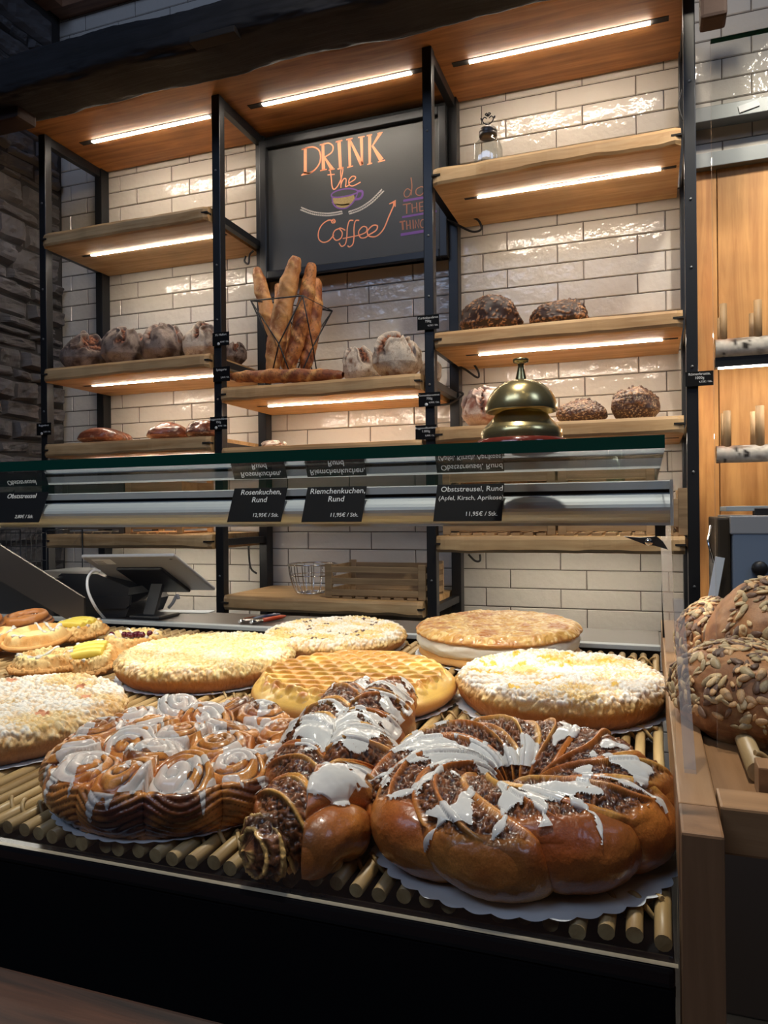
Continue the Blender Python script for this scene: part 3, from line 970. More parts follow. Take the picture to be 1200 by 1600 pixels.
# panes
zt1, zt0 = float(un(1040, 679, y=.47)[2]), float(un(1040, 700, y=.47)[2])
e = MB()
e.box((-1.4, -.0, 0), (.7085, .56, zt1 - zt0))
for i, f in enumerate(e.f):
    pass
o = e.build('display_case_lid', [K['glass'], K['green']], loc=(-.7, .47, zt0))
for p in o.data.polygons:
    if abs(p.normal.z) < .5: p.material_index = 1
tag(o, 'thick glass top of the pastry case with a dark green edge', 'glass top')
b = MB(); y0, y1, za, zb = .4150, .441, -.2383, float(un(1046, 703, y=.441)[2])
th = .004
b.add([(-1.4, 0, za), (.7 + XE, 0, za), (.7 + XE, y1 - y0, zb), (-1.4, y1 - y0, zb), (-1.4, th, za), (.7 + XE, th, za), (.7 + XE, y1 - y0 + th, zb), (-1.4, y1 - y0 + th, zb)],
      [(3, 2, 1, 0)[::-1], (4, 5, 6, 7)[::-1], (0, 4, 5, 1)[::-1], (1, 5, 6, 2)[::-1], (2, 6, 7, 3)[::-1], (3, 7, 4, 0)[::-1]])
o = b.build('front_pane', [K['glass'], K['lip']], loc=(-.7, y0, 0))
for p in o.data.polygons:
    if p.area < .02 and (abs(p.normal.x) > .8): p.material_index = 1
    if p.normal.z > .8: p.material_index = 1
tag(o, 'clear front glass pane of the pastry case', 'glass pane')

# aluminium light profile inside the case
YP = .80
e = empty('light_profile', (-.9, YP, -.016), label='long curved aluminium light profile across the pastry case', cat='light fitting')
z_t = float(un(730, 757, y=YP)[2]) + .016
sec = [(.004, z_t), (.030, z_t), (.034, z_t - .02), (.030, .01), (.03, .006), (.004, .006), (.003, .002), (.0, .0), (-.003, .0), (-.003, .003)]
for k in range(9):
    a = k / 8
    sec.append((-.004 - .0105 * sin(a * pi) ** .8 + .004 * a, .005 + a * (z_t - .019)))
sec += [(.003, z_t - .0125), (.003, z_t - .009), (-.0005, z_t - .009), (.0, z_t - .001)]
b = MB(); b.prism(sec, -1.4, .9 + .019, axis=0)
b.build('profile_body', K['alu'], e)
MB().box((-1.4, .0028, z_t - .0125), (.918, .0032, z_t - .009)).build('groove', K['blackmatte'], e)
MB().box((.9185, -.016, .0), (.9215, .034, z_t)).build('end_cap', K['alu'], e)
tag(MB().box((-1.4, .006, .0030), (.915, .028, .0058)).build('led_strip', K['case'], e), 'bright white led strip on the underside')
# support hardware under its right end
p = un(1010, 848, y=.80)
e = empty('hinge_bracket', (p[0], .80, p[2]), label='small dark grey hinged metal bracket below the right end of the light profile', cat='bracket')
q = lambda u, v: (float(un(u, v, y=.80)[0] - p[0]), float(un(u, v, y=.80)[2] - p[2]))
MB().prism([q(974, 838), q(1008, 851), q(1024, 853), q(1044, 859), q(1036, 846), q(1026, 838), q(1000, 840)], .0, .004, axis=1).build('arm', plain('dark_zinc', s2l(78, 80, 84), .4, .7), e)
k = MB().lathe([(0, -.001), (.004, -.001), (.004, .001)], 12); v = k.v[0]; k.v[0] = np.stack([v[:, 0], v[:, 2] - .001, v[:, 1]], 1)
k.build('screw', K['chrome'], e, loc=(q(1014, 847)[0], 0, q(1014, 847)[1]))
MB().box((-.004, 0, 0), (.006, .006, .012)).build('tab', K['black'], e, loc=(q(1030, 830)[0], 0, q(1030, 838)[1]))


def pxbar(name, pts, y0_, y1_, mat, label, cat, thick=.006, parent=None):
    """flat clear bar standing between two heights; four outline pixels, bottom pair lies at y0_, top pair at y1_"""
    P = [un(pts[0][0], pts[0][1], y=y0_), un(pts[1][0], pts[1][1], y=y0_), un(pts[2][0], pts[2][1], y=y1_), un(pts[3][0], pts[3][1], y=y1_)]
    c = (P[0] + P[1]) / 2
    V = [p_ - c for p_ in P] + [p_ - c + np.array([0, thick, 0]) for p_ in P]
    o = MB().add(V, [(0, 1, 2, 3), (7, 6, 5, 4), (0, 4, 5, 1), (1, 5, 6, 2), (2, 6, 7, 3), (3, 7, 4, 0)]).build(name, mat, loc=tuple(c))
    return tag(o, label, cat)


pxbar('acrylic_bar', [(1073, 1258), (1092, 1256), (1068, 937), (1051, 937)], .485, .52, K['acryl'], 'thick clear acrylic bar leaning at the right end of the case', 'bar', .008)
pxbar('support_strip', [(1040, 1022), (1056, 1024), (1048, 820), (1031, 820)], .9, .86, K['acryl'], 'clear upright support strip below the right end of the light profile', 'support')
pxbar('seal_strip', [(1036, 1024), (1041, 1024), (1036, 955), (1033, 905)], 1.0, 1.0, K['blackmatte'], 'thin black seal strip standing at the back right of the case', 'strip', .002)
pts = [(-160, 752), (-160, 816), (105, 968), (131, 968), (131, 934)]
P = [un(u, v, y=1.145) for u, v in pts]; c = P[3]
o = MB().prism([(p_[0] - c[0], p_[2] - c[2]) for p_ in P], 0, .005, axis=1).build('support_plate', plain('smoked_metal_plate', s2l(92, 86, 82), .25, .6), loc=tuple(c))
tag(o, 'slanting grey metal support plate at the left behind the danish pastries', 'plate')

# price cards on the profile
CG = 'price cards'


def pcard(bl, br, top, bot, lines, price, label, braid=False):
    y = YP - .021
    a_, b_ = un(bl, bot, y=y), un(br, bot, y=y)
    w = b_[0] - a_[0]; x = (a_[0] + b_[0]) / 2
    tl = radians(24)
    h = (un(x and (bl + br) / 2, top, y=y + .02)[2] - a_[2]) / cos(tl)
    e = empty('price_card', (x, y, a_[2]), rx=0, label=label, cat='price card')
    Mx = Matrix.Rotation(pi / 2 - tl, 4, 'X')
    cd_ = MB().box((-w / 2, 0, 0), (w / 2, h, .0008), bev=.0003, M=Mx).build('card', K['card'], e)
    T = lambda x_, z_: Mx @ Matrix.Translation((x_, z_, .0009))
    for i, s in enumerate(lines): text(s, .0072 if len(s) > 20 else .0088 if len(s) > 16 else .0098, K['white'], cd_, T(.002, h * .80 - i * .0102) , 'lettering')
    text(price, .0068, K['white'], cd_, T(w * .2, h * .14), 'price_lettering')
    if braid:
        b = MB()
        for k in range(5): b.tube([(-w * .44 + k * .003, h * .3 - k * .004, .001), (-w * .40 + k * .004, h * .27 - k * .004, .0015), (-w * .36 + k * .004, h * .2 - k * .004, .001)], .0011, 6)
        b.v = [v @ np.array(Mx)[:3, :3].T for v in b.v]
        b.build('braid_symbol', K['white'], e)
    return e


pcard(-22, 61, 770, 817, ['Obststreusel'], '2,80€ / Stk.', 'price card reading Obststreusel, leftmost on the light profile', True)
pcard(355, 439, 763, 816, ['Rosenkuchen,', 'Rund'], '12,95€ / Stk.', 'price card reading Rosenkuchen, Rund')
pcard(471, 565, 761, 816, ['Riemchenkuchen,', 'Rund'], '11,95€ / Stk.', 'price card reading Riemchenkuchen, Rund')
pcard(677, 784, 757, 815, ['Obststreusel, Rund', '(Apfel, Kirsch, Aprikose)'], '11,95€ / Stk.', 'price card reading Obststreusel, Rund, rightmost on the light profile')

# wooden frame at the right of the case
ZR = float(un(1098, 1304, y=.40)[2])
pl, prt = un(1064, 1298, y=.40)[0], un(1133, 1312, y=.40)[0]
e = empty('counter_post', ((pl + prt) / 2, .41, FLOOR), label='brown wooden post and rail at the right end of the pastry case', cat='post')
w = (prt - pl) / 2
MB().box((-w, -.01, 0), (w, .03, ZR - FLOOR), bev=.0015).build('upright', K['post'], e)
MB().box((-w, .0302, ZR - FLOOR - .05), (w, .75, ZR - FLOOR), bev=.0012).build('side_rail', K['rail'], e)
y2 = float(un(1165, 1264, z=ZR)[1])
o = MB().box((-.3, 0, 0), (.3, .03, .026), bev=.0015).build('cross_rail', wood('cross_rail_wood', s2l(172, 132, 92), s2l(128, 92, 58), 0, .45), loc=(prt + .301, y2, ZR - .0262))
tag(o, 'horizontal wooden rail running right from the counter post', 'rail')
o = MB().box((-.3, 0, 0), (.3, .5, .012), bev=.001).build('base_board', K['rail'], loc=(prt + .301, y2 + .032, ZR - .018))
tag(o, 'wooden base board under the seeded loaves at right', 'board')
# next case: hanging glass sheet
yg = .56
g0, g1 = un(1107, 62, y=yg), un(1125, 1191, y=yg)
b = MB().box((0, 0, 0), (.8, .006, g0[2] - g1[2]))
o = b.build('glass_sheet', [K['glass'], K['green'], K['acryl']], loc=(float((g0[0] + g1[0]) / 2), yg, float(g1[2])))
for p_ in o.data.polygons:
    if abs(p_.normal.z) > .5: p_.material_index = 1
    if p_.normal.x < -.5: p_.material_index = 2
tag(o, 'tall clear glass sheet in front of the oak panel and seeded loaves', 'glass sheet')

P = smooth([un(1072, 1150, y=.60), un(1070, 1190, y=.56), un(1080, 1226, y=.52), un(1098, 1228, y=.50), un(1101, 1200, y=.53), un(1092, 1172, y=.57)], 6); c = P[3].copy()
tag(MB().tube(P - c, .0022, 8).build('glass_clamp', plain('clamp_steel', s2l(120, 118, 116), .25, .8), loc=tuple(c)), 'bent dark metal clamp on the side rail under the acrylic bar', 'clamp')

# dark wooden ledge low at the customer side
z_l = float(un(0, 1508, y=.36)[2])
o = MB().box((-1.4, -.16, -.03), (.6, .0, 0), bev=.003).build('bag_ledge', K['ledge'], loc=(-.4, .36, z_l))
tag(o, 'dark brown wooden ledge in the bottom left corner, in front of the counter', 'ledge')

# ------------------------------------------------------------------ rattan mats
rs = np.random.default_rng(11)
RODR, SP = .0050, .0152
names = ['rattan rod mat at the right, under the nut wreath', 'rattan rod mat in the middle, under the rolled rose cake', 'rattan rod mat at the left, under the danish pastries']
xr = .0045
for mi in range(3):
    nr = 28
    xc = xr - (nr - 1) * SP / 2
    e = empty('rattan_mat', (xc, .438, ztr(.438) - RODR), rx=math.atan(TS), label=names[mi], cat='mat')
    r0 = None
    for k in range(nr):
        x = xr - k * SP
        if k % 4 == 0:
            n = 16; yy = np.linspace(0, .715, n)
            P = np.stack([np.cumsum(rs.normal(0, .0004, n)), yy, rs.normal(0, .0003, n)], 1)
            r_ = RODR * (1 + .05 * rs.normal(size=n)); j = rs.integers(3, 12); r_[j] *= 1.14
            ro = MB().tube(P, r_, 12).build('rod', K['cane'], e, loc=(x - xc, 0, 0)); r0 = ro
        else:
            ro = r0.copy(); col.objects.link(ro); ro.parent = e; ro.location = (x - xc, rs.uniform(-.004, .004), 0); ro.rotation_euler = (0, rs.uniform(0, 6), 0)
    b = MB()
    for yb_ in (.035, .36, .68):
        n = nr * 10; t = np.linspace(0, nr - 1, n)
        for ph in (0, pi):
            P = np.stack([xr - t * SP - xc, yb_ + .006 * np.sin(pi * t + ph) + .002 * np.sin(3 * t), (RODR + .0016) * np.cos(pi * t + ph)], 1)
            b.tube(P, .0017, 6)
    b.build('binding', K['cane'], e)
    xr -= nr * SP

# ------------------------------------------------------------------ cakes
R0 = math.atan(TS)


def paper(cx, cy, r, label, n=44, amp=.0022):
    a = np.linspace(0, 2 * pi, n * 8, endpoint=False)
    rr = r + amp * np.abs(np.sin(a * n / 2)) - amp
    b = MB(); V = [(0, 0, .0004)]
    for q, z in ((.6, .0004), (.93, .0004), (1, .0016)): V += [(r_ * q * cos(t), r_ * q * sin(t), z) for r_, t in zip(rr, a)]
    m = len(a); f = [(0, 1 + i, 1 + (i + 1) % m) for i in range(m)]
    for k in range(2): f += [(1 + k * m + i, 1 + (k + 1) * m + i, 1 + (k + 1) * m + (i + 1) % m, 1 + k * m + (i + 1) % m) for i in range(m)]
    b.add(V, f, 0, True)
    o = b.build('cake_paper', K['paper'], loc=(cx, cy, ztr(cy) + .0006), rot=(R0, 0, 0))
    return tag(o, label, 'cake paper')


def placed(name, cx, cy, label, cat, group=None, rz=0, lift=.002, tilt=(0, 0)):
    e = empty(name, (cx, cy, ztr(cy) + lift), label=label, cat=cat, group=group)
    e.rotation_euler = (R0 + tilt[0], tilt[1], rz)
    return e


BUT, GOLD, BRN, DRK = A(240, 214, 146), A(222, 168, 92), A(176, 112, 58), A(110, 60, 28)


def base_disc(n, R, H, seed, rings=16, edge=.012, bulge=.004, wob=.02, wf=3.):
    uv, Q, T = discc(n, rings)
    r = np.linalg.norm(uv, axis=1); th = np.arctan2(uv[:, 1], uv[:, 0])
    cs = np.stack([np.cos(th), np.sin(th), 0 * th], 1)
    w = 1 + wob * 2 * (fbm(cs, wf, seed) - .5)
    top = H - edge * .5 * np.clip((r - (1 - edge / R)) / (edge / R), 0, 1) ** 2
    z = np.where(T > 0, top * (1 - T), top)
    z = np.where(T > 0, (H - edge * .5) * (1 - T), z)
    rad = R * r * w + np.where(T > 0, bulge * np.sin(pi * T) - .006 * T ** 2, 0)
    V = np.stack([np.cos(th) * rad, np.sin(th) * rad, z], 1)
    return V, Q, T, r, th


def crumble(name, cx, cy, R, H, seed, label, sugar=.5, fruit=None, tone=BUT, rz=0, cnt=6500, crustc=BRN):
    V, Q, T, r, th = base_disc(270, R, H, seed)
    rg = np.random.default_rng(seed)
    V[:, 2] += np.where(T == 0, (fbm(V, 28, seed) - .5) * .009 * sm(1 - r, 0, .15), 0)
    e = placed(name, cx, cy, label, 'cake', rz=rz)
    fm = np.zeros(len(V))
    if fruit is not None:
        for k in range(fruit['n']):
            fa, fr_ = rg.uniform(0, 2 * pi), R * .85 * rg.uniform(.1, 1) ** .5
            fx, fy, ang = fr_ * cos(fa), fr_ * sin(fa), rg.uniform(0, pi)
            dx, dy = V[:, 0] - fx, V[:, 1] - fy
            u_, v_ = dx * cos(ang) + dy * sin(ang), -dx * sin(ang) + dy * cos(ang)
            v_ = v_ - u_ ** 2 * fruit.get('curve', 12)
            fm = np.maximum(fm, sm(1 - np.sqrt((u_ / fruit['l']) ** 2 + (v_ / fruit['w']) ** 2), 0, .35))
        fm *= (T == 0)
    N = normals(V, Q)
    sel = (T < .35) & (rg.random(len(V)) > fm * .97)
    D, Tn = crumbs(V, N, cnt, .0012, .0036, rg, sel)
    D2 = (fbm(V, 350, seed + 3, 3) - .5) * .0016
    low = sm(T, .3, .6)
    V2 = V + N * (D * (1 - .75 * low) + D2 * 1.3 + (fbm(V, 90, seed + 5) - .5) * .003 * (T > .3))[:, None]
    V2[:, 2] += fm * .0015
    C = lerp(tone, tone * np.array([.86, .74, .5]), sm(Tn, .45, .95)); C = lerp(C, GOLD, sm(1 - D / .004, .35, 1) * .55)
    rim = sm(r, .86, 1.0)
    C = lerp(C, A(206, 150, 84), rim * .5 * sm(fbm(V, 40, seed + 9), .35, .6)); C = lerp(C, crustc, sm(T, .12, .5))
    C = lerp(C, DRK, sm(T, .6, 1) * .45)
    sg = sm(fbm(V, 26, seed + 31, 3) + .35 * (fbm(V, 500, seed + 41, 2) - .5) + (sugar - .5) * .8, .42, .6) * sm(N[:, 2], .2, .8) * (1 - fm * .6)
    sg *= .35 + .65 * sm(D, .0008, .003)
    C = lerp(C, A(246, 243, 238), sg * min(1, sugar * 1.4))
    if fruit is not None: C = lerp(C, fruit['c'], fm * (D < .0022) * .9)
    qmesh('crumble_top', V2, Q, C, K['crumb'], e)
    return e


paper(-.5762, .8843, .122, 'scalloped white paper under the plain butter crumble cake')
crumble('crumble_cake', -.5762, .8843, .1165, .031, 1, 'plain pale yellow butter crumble cake on paper, between danish pastries and lattice cake', .38, tone=A(242, 225, 172))
paper(-.0985, .868, .1195, 'scalloped white paper under the apricot crumble cake at right')
crumble('crumble_cake', -.0985, .868, .1125, .034, 2, 'sugared crumble cake with yellow fruit pieces, at right below the bell', .66, dict(n=14, l=.017, w=.0055, c=A(232, 186, 66), curve=14), rz=.3, tone=A(240, 210, 146))
paper(-.472, 1.085, .112, 'white paper edge under the dark berry crumble cake')
crumble('crumble_cake', -.472, 1.085, .109, .026, 3, 'sugar dusted crumble cake with dark berries, behind the lattice cake', .60, dict(n=26, l=.006, w=.005, c=A(62, 30, 62), curve=0), crustc=A(176, 122, 74))
paper(-.640, .605, .122, 'white paper edge under the big sugared crumble cake at left')
crumble('crumble_cake', -.640, .605, .1165, .031, 4, 'sugar dusted crumble cake cut off by the left edge of the photo', .60, dict(n=8, l=.008, w=.007, c=A(206, 132, 96), curve=0), tone=A(240, 212, 160), crustc=A(186, 134, 88))


def lattice():
    R, H, seed = .117, .029, 12
    V, Q, T, r, th = base_disc(250, R, H, seed, 18, .016, .006, .006)
    x, y = V[:, 0].copy(), V[:, 1].copy()
    wx = (fbm(V, 25, 3) - .5) * .006; wy = (fbm(V, 25, 7) - .5) * .006
    a_ = radians(8); u = (x + wx) * cos(a_) + (y + wy) * sin(a_); v = -(x + wx) * sin(a_) + (y + wy) * cos(a_)
    sx, sy = .0225, .0190
    row = np.floor(v / sy); uu = u / sx + .5 * (row % 2); fu = uu - np.floor(uu) - .5; fv = v / sy - row - .5
    dd = np.sqrt((fu / .40) ** 2 + (fv / .40) ** 2)
    hole = sm(1.12 - dd, 0, .32) * sm(1 - r, .085, .11) * (T == 0)
    strand = .5 + .5 * np.cos(2 * pi * (v / sy))   # ridge crossing between rows
    z = V[:, 2] + (T == 0) * (.0052 * strand * sm(1 - r, .06, .12) - .0085 * hole)
    # twisted knots of dough along the near rim
    rimk = np.zeros(len(V)); front = 0
    for k in range(30):
        ta = radians(185 + k * 5.9); rr = .905 + .03 * sin(k * 2.1)
        if not (185 < math.degrees(ta) < 345): continue
        px_, py_ = R * rr * cos(ta), R * rr * sin(ta)
        dx, dy = x - px_, y - py_
        al = ta + pi / 2 + .35 * sin(k * 1.7)
        p_, q_ = dx * cos(al) + dy * sin(al), -dx * sin(al) + dy * cos(al)
        m_ = np.clip(1 - (p_ / .0085) ** 2 - (q_ / .0062) ** 2, 0, 1) ** .5
        rimk = np.maximum(rimk, m_ * (.8 + .2 * sin(k * 3)))
    z += (T == 0) * rimk * .0052
    V[:, 2] = z + (fbm(V, 120, 5) - .5) * .0006
    dough, br, fill = A(232, 188, 96), A(186, 112, 42), A(232, 216, 138)
    h = (V[:, 2] - H)
    C = lerp(dough, br, np.clip(sm(h, -.001, .0035) * .95 * sm(fbm(V, 30, 77), .2, .6) * .75, 0, 1)); C = lerp(C, fill, sm(hole, .3, .8))
    C = lerp(C, A(170, 92, 34), sm(rimk, .5, .95) * .8); C = lerp(C, A(214, 166, 82), (T == 0) * sm(r, .9, 1) * (1 - rimk) * .5)
    C = lerp(C, A(206, 150, 84), sm(T, .0, .35)); C = lerp(C, A(150, 88, 42), sm(T, .5, 1.) * .8)
    e = placed('lattice_cake', -.3327, .8234, 'golden lattice topped cake with shiny egg-washed strips, in the middle of the case', 'cake')
    qmesh('lattice_dough', V, Q, C, K['glaze'], e)


paper(-.3327, .8234, .1215, 'scalloped white paper under the golden lattice cake')
lattice()


def creamcake():
    e = placed('cream_almond_cake', -.2137, 1.05 + .045, 'round almond topped cake filled with white cream, at the back right', 'cake')
    R = .1185; s_ = .9
    V, Q, T, r, th = base_disc(60, R * .97, .011, 31, 8, .004, .003, .01)
    V = V + (fbm(V, 90, 2)[:, None] - .5) * .002
    qmesh('cake_base', V, Q, lerp(A(214, 160, 92), A(150, 92, 46), sm(T, .4, 1)), K['crust'], e)
    V, Q, T, r, th = base_disc(70, R * .965, .025, 32, 22, .004, .005, .03, 6.)
    n = fbm(V * np.array([1, 1, 2.5]), 34, 5) - .5
    V[:, :2] *= (1 + n * .07 * (T > 0) * np.sin(pi * np.clip(T, 0, 1)))[:, None]
    V[:, 2] += .0095
    qmesh('cream_filling', V, Q, None, K['cream'], e)
    V, Q, T, r, th = base_disc(220, R, .012, 33, 10, .010, .002, .025, 5.)
    rg = np.random.default_rng(7)
    V[:, 2] += np.where(T == 0, (fbm(V, 22, 8) - .5) * .008, 0) - sm(r, .9, 1) * .004 * fbm(V, 20, 40)
    N = normals(V, Q)
    D, Tn = crumbs(V, N, 1500, .0020, .0036, rg, T < .5, 2.6, .9)
    V2 = V + N * (D * .9)[:, None]; V2[:, 2] += .0325
    C = lerp(A(206, 156, 84), A(236, 204, 142), sm(Tn, .4, 1)); C = lerp(C, A(170, 100, 48), sm(fbm(V, 45, 60), .46, .66) * .8); C = lerp(C, A(200, 138, 70), sm(T, 0, .4))
    qmesh('almond_top', V2, Q, C, K['glaze'], e)


paper(-.2137, 1.095, .1235, 'scalloped white paper under the cream filled almond cake', 60)
creamcake()


def icing_from(V, Q, N, mask, e, thick=.0011, name='icing', mat='icing'):
    keep = mask > 0
    if keep.sum() < 10: return
    u, F = submesh(V, Q, keep)
    off = np.clip(mask[u] * 9, 0, 1) ** .6 * thick - .0004
    qmesh(name, V[u] + N[u] * off[:, None], F, None, K[mat], e)


def rosecake():
    R, H, seed = .1035, .043, 51
    V, Q, T, r, th = base_disc(330, R, H, seed, 34, .014, .006, 0.01)
    rg = np.random.default_rng(9)
    cs = [(0, 0)] + [(.045 * cos(a), .045 * sin(a)) for a in np.arange(6) * pi / 3 + .3] + [(.084 * cos(a), .084 * sin(a)) for a in np.arange(12) * pi / 6 + .1]
    cs = np.array(cs) + rg.normal(0, .003, (19, 2))
    W_ = np.stack([V[:, 0], V[:, 1], 0 * r], 1)
    wx, wy = (fbm(W_, 30, 3) - .5) * .012, (fbm(W_, 30, 8) - .5) * .012
    X = np.stack([V[:, 0] + wx, V[:, 1] + wy], 1)
    dist = np.linalg.norm(X[:, None] - cs[None], axis=2) / (.0245 * rg.uniform(.92, 1.1, 19))[None]
    k = dist.argmin(1); d = dist.min(1)
    dx = X - cs[k]; ang = np.arctan2(dx[:, 1], dx[:, 0]) + rg.uniform(0, 6, 19)[k]
    tiltx, tilty = rg.normal(0, .2, 19)[k], rg.normal(0, .2, 19)[k]
    ph = d * 2.9 + ang / (2 * pi); f = ph - np.floor(ph)
    ridge = np.sin(pi * f) ** .7
    dome = np.sqrt(np.clip(1 - (d / 1.12) ** 2, 0, 1))
    hz = .012 * dome + .0036 * ridge * (d < 1.1) + (dx[:, 0] * tiltx + dx[:, 1] * tilty) + rg.uniform(-.003, .004, 19)[k] - .012
    top = T == 0
    gap = sm(d, .95, 1.2)
    V[:, 2] += np.where(top, hz * sm(1 - r, -.02, .06), 0)
    lob = np.abs(np.cos(th * 6 - .6))
    side = T > 0
    bul = (lob ** .5 - .6) * .008
    V[:, :2] *= (1 + (bul / R) * np.where(side, np.sin(pi * np.clip(T * .9 + .1, 0, 1)), sm(r, .8, 1)))[:, None]
    # sides: fine layers curling around each outer roll
    lay = (th * 12 / (2 * pi) * 1.0 + .35 * np.sin(th * 12 + 1)); fl = (T * 7 + .9 * np.sin(th * 6 - .6) ** 2 * 2 + fbm(V, 30, 4) * 1.6)
    lf = fl - np.floor(fl)
    N = normals(V, Q)
    V = V + N * (np.where(side, .0016 * np.sin(pi * lf) ** .6, 0) + (fbm(V, 160, 6) - .5) * .0012)[:, None]
    N = normals(V, Q)
    dough, gold, dark, cin = A(212, 142, 68), A(176, 98, 40), A(78, 36, 18), A(62, 28, 18)
    C = lerp(cin, dough, sm(ridge, .25, .7)); C = lerp(C, gold, sm(fbm(V, 55, 12), .45, .65) * .7)
    C = lerp(C, dark, gap * .6 * top + top * sm(hz, -.001, .008) * sm(fbm(V, 34, 14), .38, .58) * .92)
    Cs = lerp(A(200, 128, 62), A(84, 40, 18), sm(fbm(V * np.array([1, 1, 2]), 26, 19), .38, .62)); Cs = lerp(Cs, A(58, 28, 16), sm(1 - np.sin(pi * lf), .7, 1) * .7)
    C = lerp(C, Cs, sm(T, .0, .12))
    e = placed('rose_cake', -.3744, .538, 'big round rolled cinnamon rose cake with sugar icing, front left', 'cake', rz=.5)
    qmesh('rolled_dough', V, Q, C, K['sticky'], e)
    strand = np.sin(fbm(W_, 18, 71) * 26 + th * 1.0)
    m = sm(fbm(W_, 46, 90, 3) + .08 * strand + .05 * dome + .03 * ridge, .57, .68) - .12
    td = .6 * sm(fbm(np.stack([np.cos(th), np.sin(th), 0 * th], 1), 9, 3, 2), .54, .74)
    m = np.where(top, m, np.minimum((td - T) * 1.2, .6))
    m = m * 1.0 - .1 * (hz < -.012)
    icing_from(V, Q, N, m, e, .0011, mat='thinicing')


paper(-.3744, .5315, .100, 'white paper hidden under the rolled rose cake')
rosecake()

NUT, NUT2 = A(132, 78, 42), A(66, 36, 20)


def vo_(V):
    return V[:, 0] * 90 + V[:, 1] * 60


def braid_color(f, V, v_out, seed, side):
    """colours and relief across one slanted dough segment: f 0..1 across it"""
    n = fbm(V, 420, seed, 3); n2 = fbm(V, 120, seed + 4)
    dough = lerp(A(236, 178, 92), A(196, 112, 44), sm(fbm(V, 24, seed + 8), .35, .65))
    doughtop = lerp(A(214, 134, 62), A(150, 72, 30), sm(fbm(V, 20, seed + 9), .35, .6))
    nut = lerp(NUT2, NUT, sm(n, .4, .62))
    isd = np.maximum(np.maximum(sm(.10 - f, -.02, .02), sm(f - .93, -.01, .02)), sm(.03 - np.abs(f - .52 - .05 * np.sin(vo_(V) * 1.)), -.012, .014))
    wrap = side
    isd2 = np.maximum(isd, wrap)
    C = lerp(nut, dough, isd2); C = lerp(C, doughtop, wrap * .85)
    hgt = .0040 * isd * (1 - wrap) + .0025 * wrap + (1 - isd2) * ((n - .5) * .0065 + (n2 - .5) * .005)
    return C, hgt, isd2


def wreath():
    a0, Rm, seed = .0410, .0645, 61
    nu, nv = 900, 230
    u = np.linspace(0, 2 * pi, nu, endpoint=False); v = np.linspace(-pi * .62, pi * 1.02, nv)   # from outer bottom over the top into the hole
    U_, V_ = np.meshgrid(u, v, indexing='ij'); U_ = U_.ravel(); V_ = V_.ravel()
    rg = np.random.default_rng(4)
    Nn = 10
    vo = V_ / pi        # -.5 outer bottom, 0 outer equator, .5 top, 1 inner equator
    wob = .09 * np.sin(3 * U_ + 1) + .06 * np.sin(5 * U_)
    p = Nn * (U_ / (2 * pi)) + (.35 * vo + 2.1 * np.clip(vo - .16, 0, 1) ** 1.15) * (1 + .3 * np.sin(U_ - 2.2)) + wob
    k = np.floor(p).astype(int) % Nn; f = p - np.floor(p)
    az = (U_ + 2 * pi) % (2 * pi)
    front = sm(np.cos(U_ - radians(295)), -.1, .75)      # the near side shows more dough
    amt = rg.uniform(-.08, .12, Nn)[k]
    side = sm(.02 + .20 * front + amt - vo, -.03, .05)
    lobe = np.sin(pi * f) ** .5
    rad = a0 * (.84 + .22 * lobe + rg.uniform(-.05, .05, Nn)[k] * lobe + .03 * np.sin(2 * U_))
    hsc = .70 + .04 * np.sin(U_ + .6)
    cr = np.cos(V_); sr = np.sin(V_)
    rr = Rm + rad * cr * np.where(cr < 0, 1.15, 1.0); z = rad * sr * hsc + a0 * .62
    z = np.where((cr < 0), np.maximum(z, .024 + .012 * (fbm(np.stack([rr * np.cos(U_), rr * np.sin(U_), 0 * z], 1), 60, 3) - .3)), z)
    z = np.maximum(z, .0005)
    P = np.stack([rr * np.cos(U_), rr * np.sin(U_), z], 1)
    ids = np.arange(nu * nv).reshape(nu, nv)
    Q = np.stack([ids[:, :-1], np.roll(ids, -1, 0)[:, :-1], np.roll(ids, -1, 0)[:, 1:], ids[:, 1:]], -1).reshape(-1, 4)
    N = normals(P, Q)
    C, h, isd = braid_color(f, P, vo, seed, side)
    C = lerp(C, A(232, 176, 92), sm(.12 - vo, 0, .4) * (1 - sm(fbm(P, 18, 3), .4, .6)) * .55)
    C = lerp(C, A(120, 56, 26), side * sm(vo, -.05, .2) * sm(fbm(P, 22, 13), .42, .6) * .75)
    P0 = P + N * (.0035 * np.maximum(isd, .35) + (fbm(P, 60, 21) - .5) * .003)[:, None]
    P = P + N * (h + (fbm(P, 60, 21) - .5) * .003)[:, None]
    N = normals(P0, Q)
    e = placed('nut_wreath', -.0915, .532, 'large glossy braided nut wreath with icing on paper, front right', 'pastry', lift=.003)
    qmesh('braided_dough', P, Q, C, K['sticky'], e)
    st = fbm(P * np.array([1, 1, .3]), 30, 91, 3)
    m = sm(st + .04 * np.sin(p * 2 * pi) + .03 * np.cos(U_ - 5), .525, .61) - .2
    m = np.where((vo > .22) & (vo < .86), m, -1)
    for u0, lo_, wd, hi_ in ((4.42, .02, .026, .5), (4.75, .16, .035, .55), (5.35, .12, .022, .45), (3.6, .10, .03, .5), (4.0, .2, .04, .5), (5.9, .14, .03, .5), (5.02, .24, .05, .6)):
        w_ = wd * (.7 + .8 * sm(vo, lo_ + .05, hi_)) * (1 + .5 * np.sin(vo * 40 + u0))
        m = np.maximum(m, np.where((vo > lo_) & (vo < hi_), (w_ - np.abs(U_ - u0 - .05 * np.sin(vo * 9 + u0))) * 9, -1))
    icing_from(P0, Q, N, m, e, .0018)


paper(-.0890, .5305, .108, 'large scalloped white paper under the nut wreath', 40, .0035)
wreath()


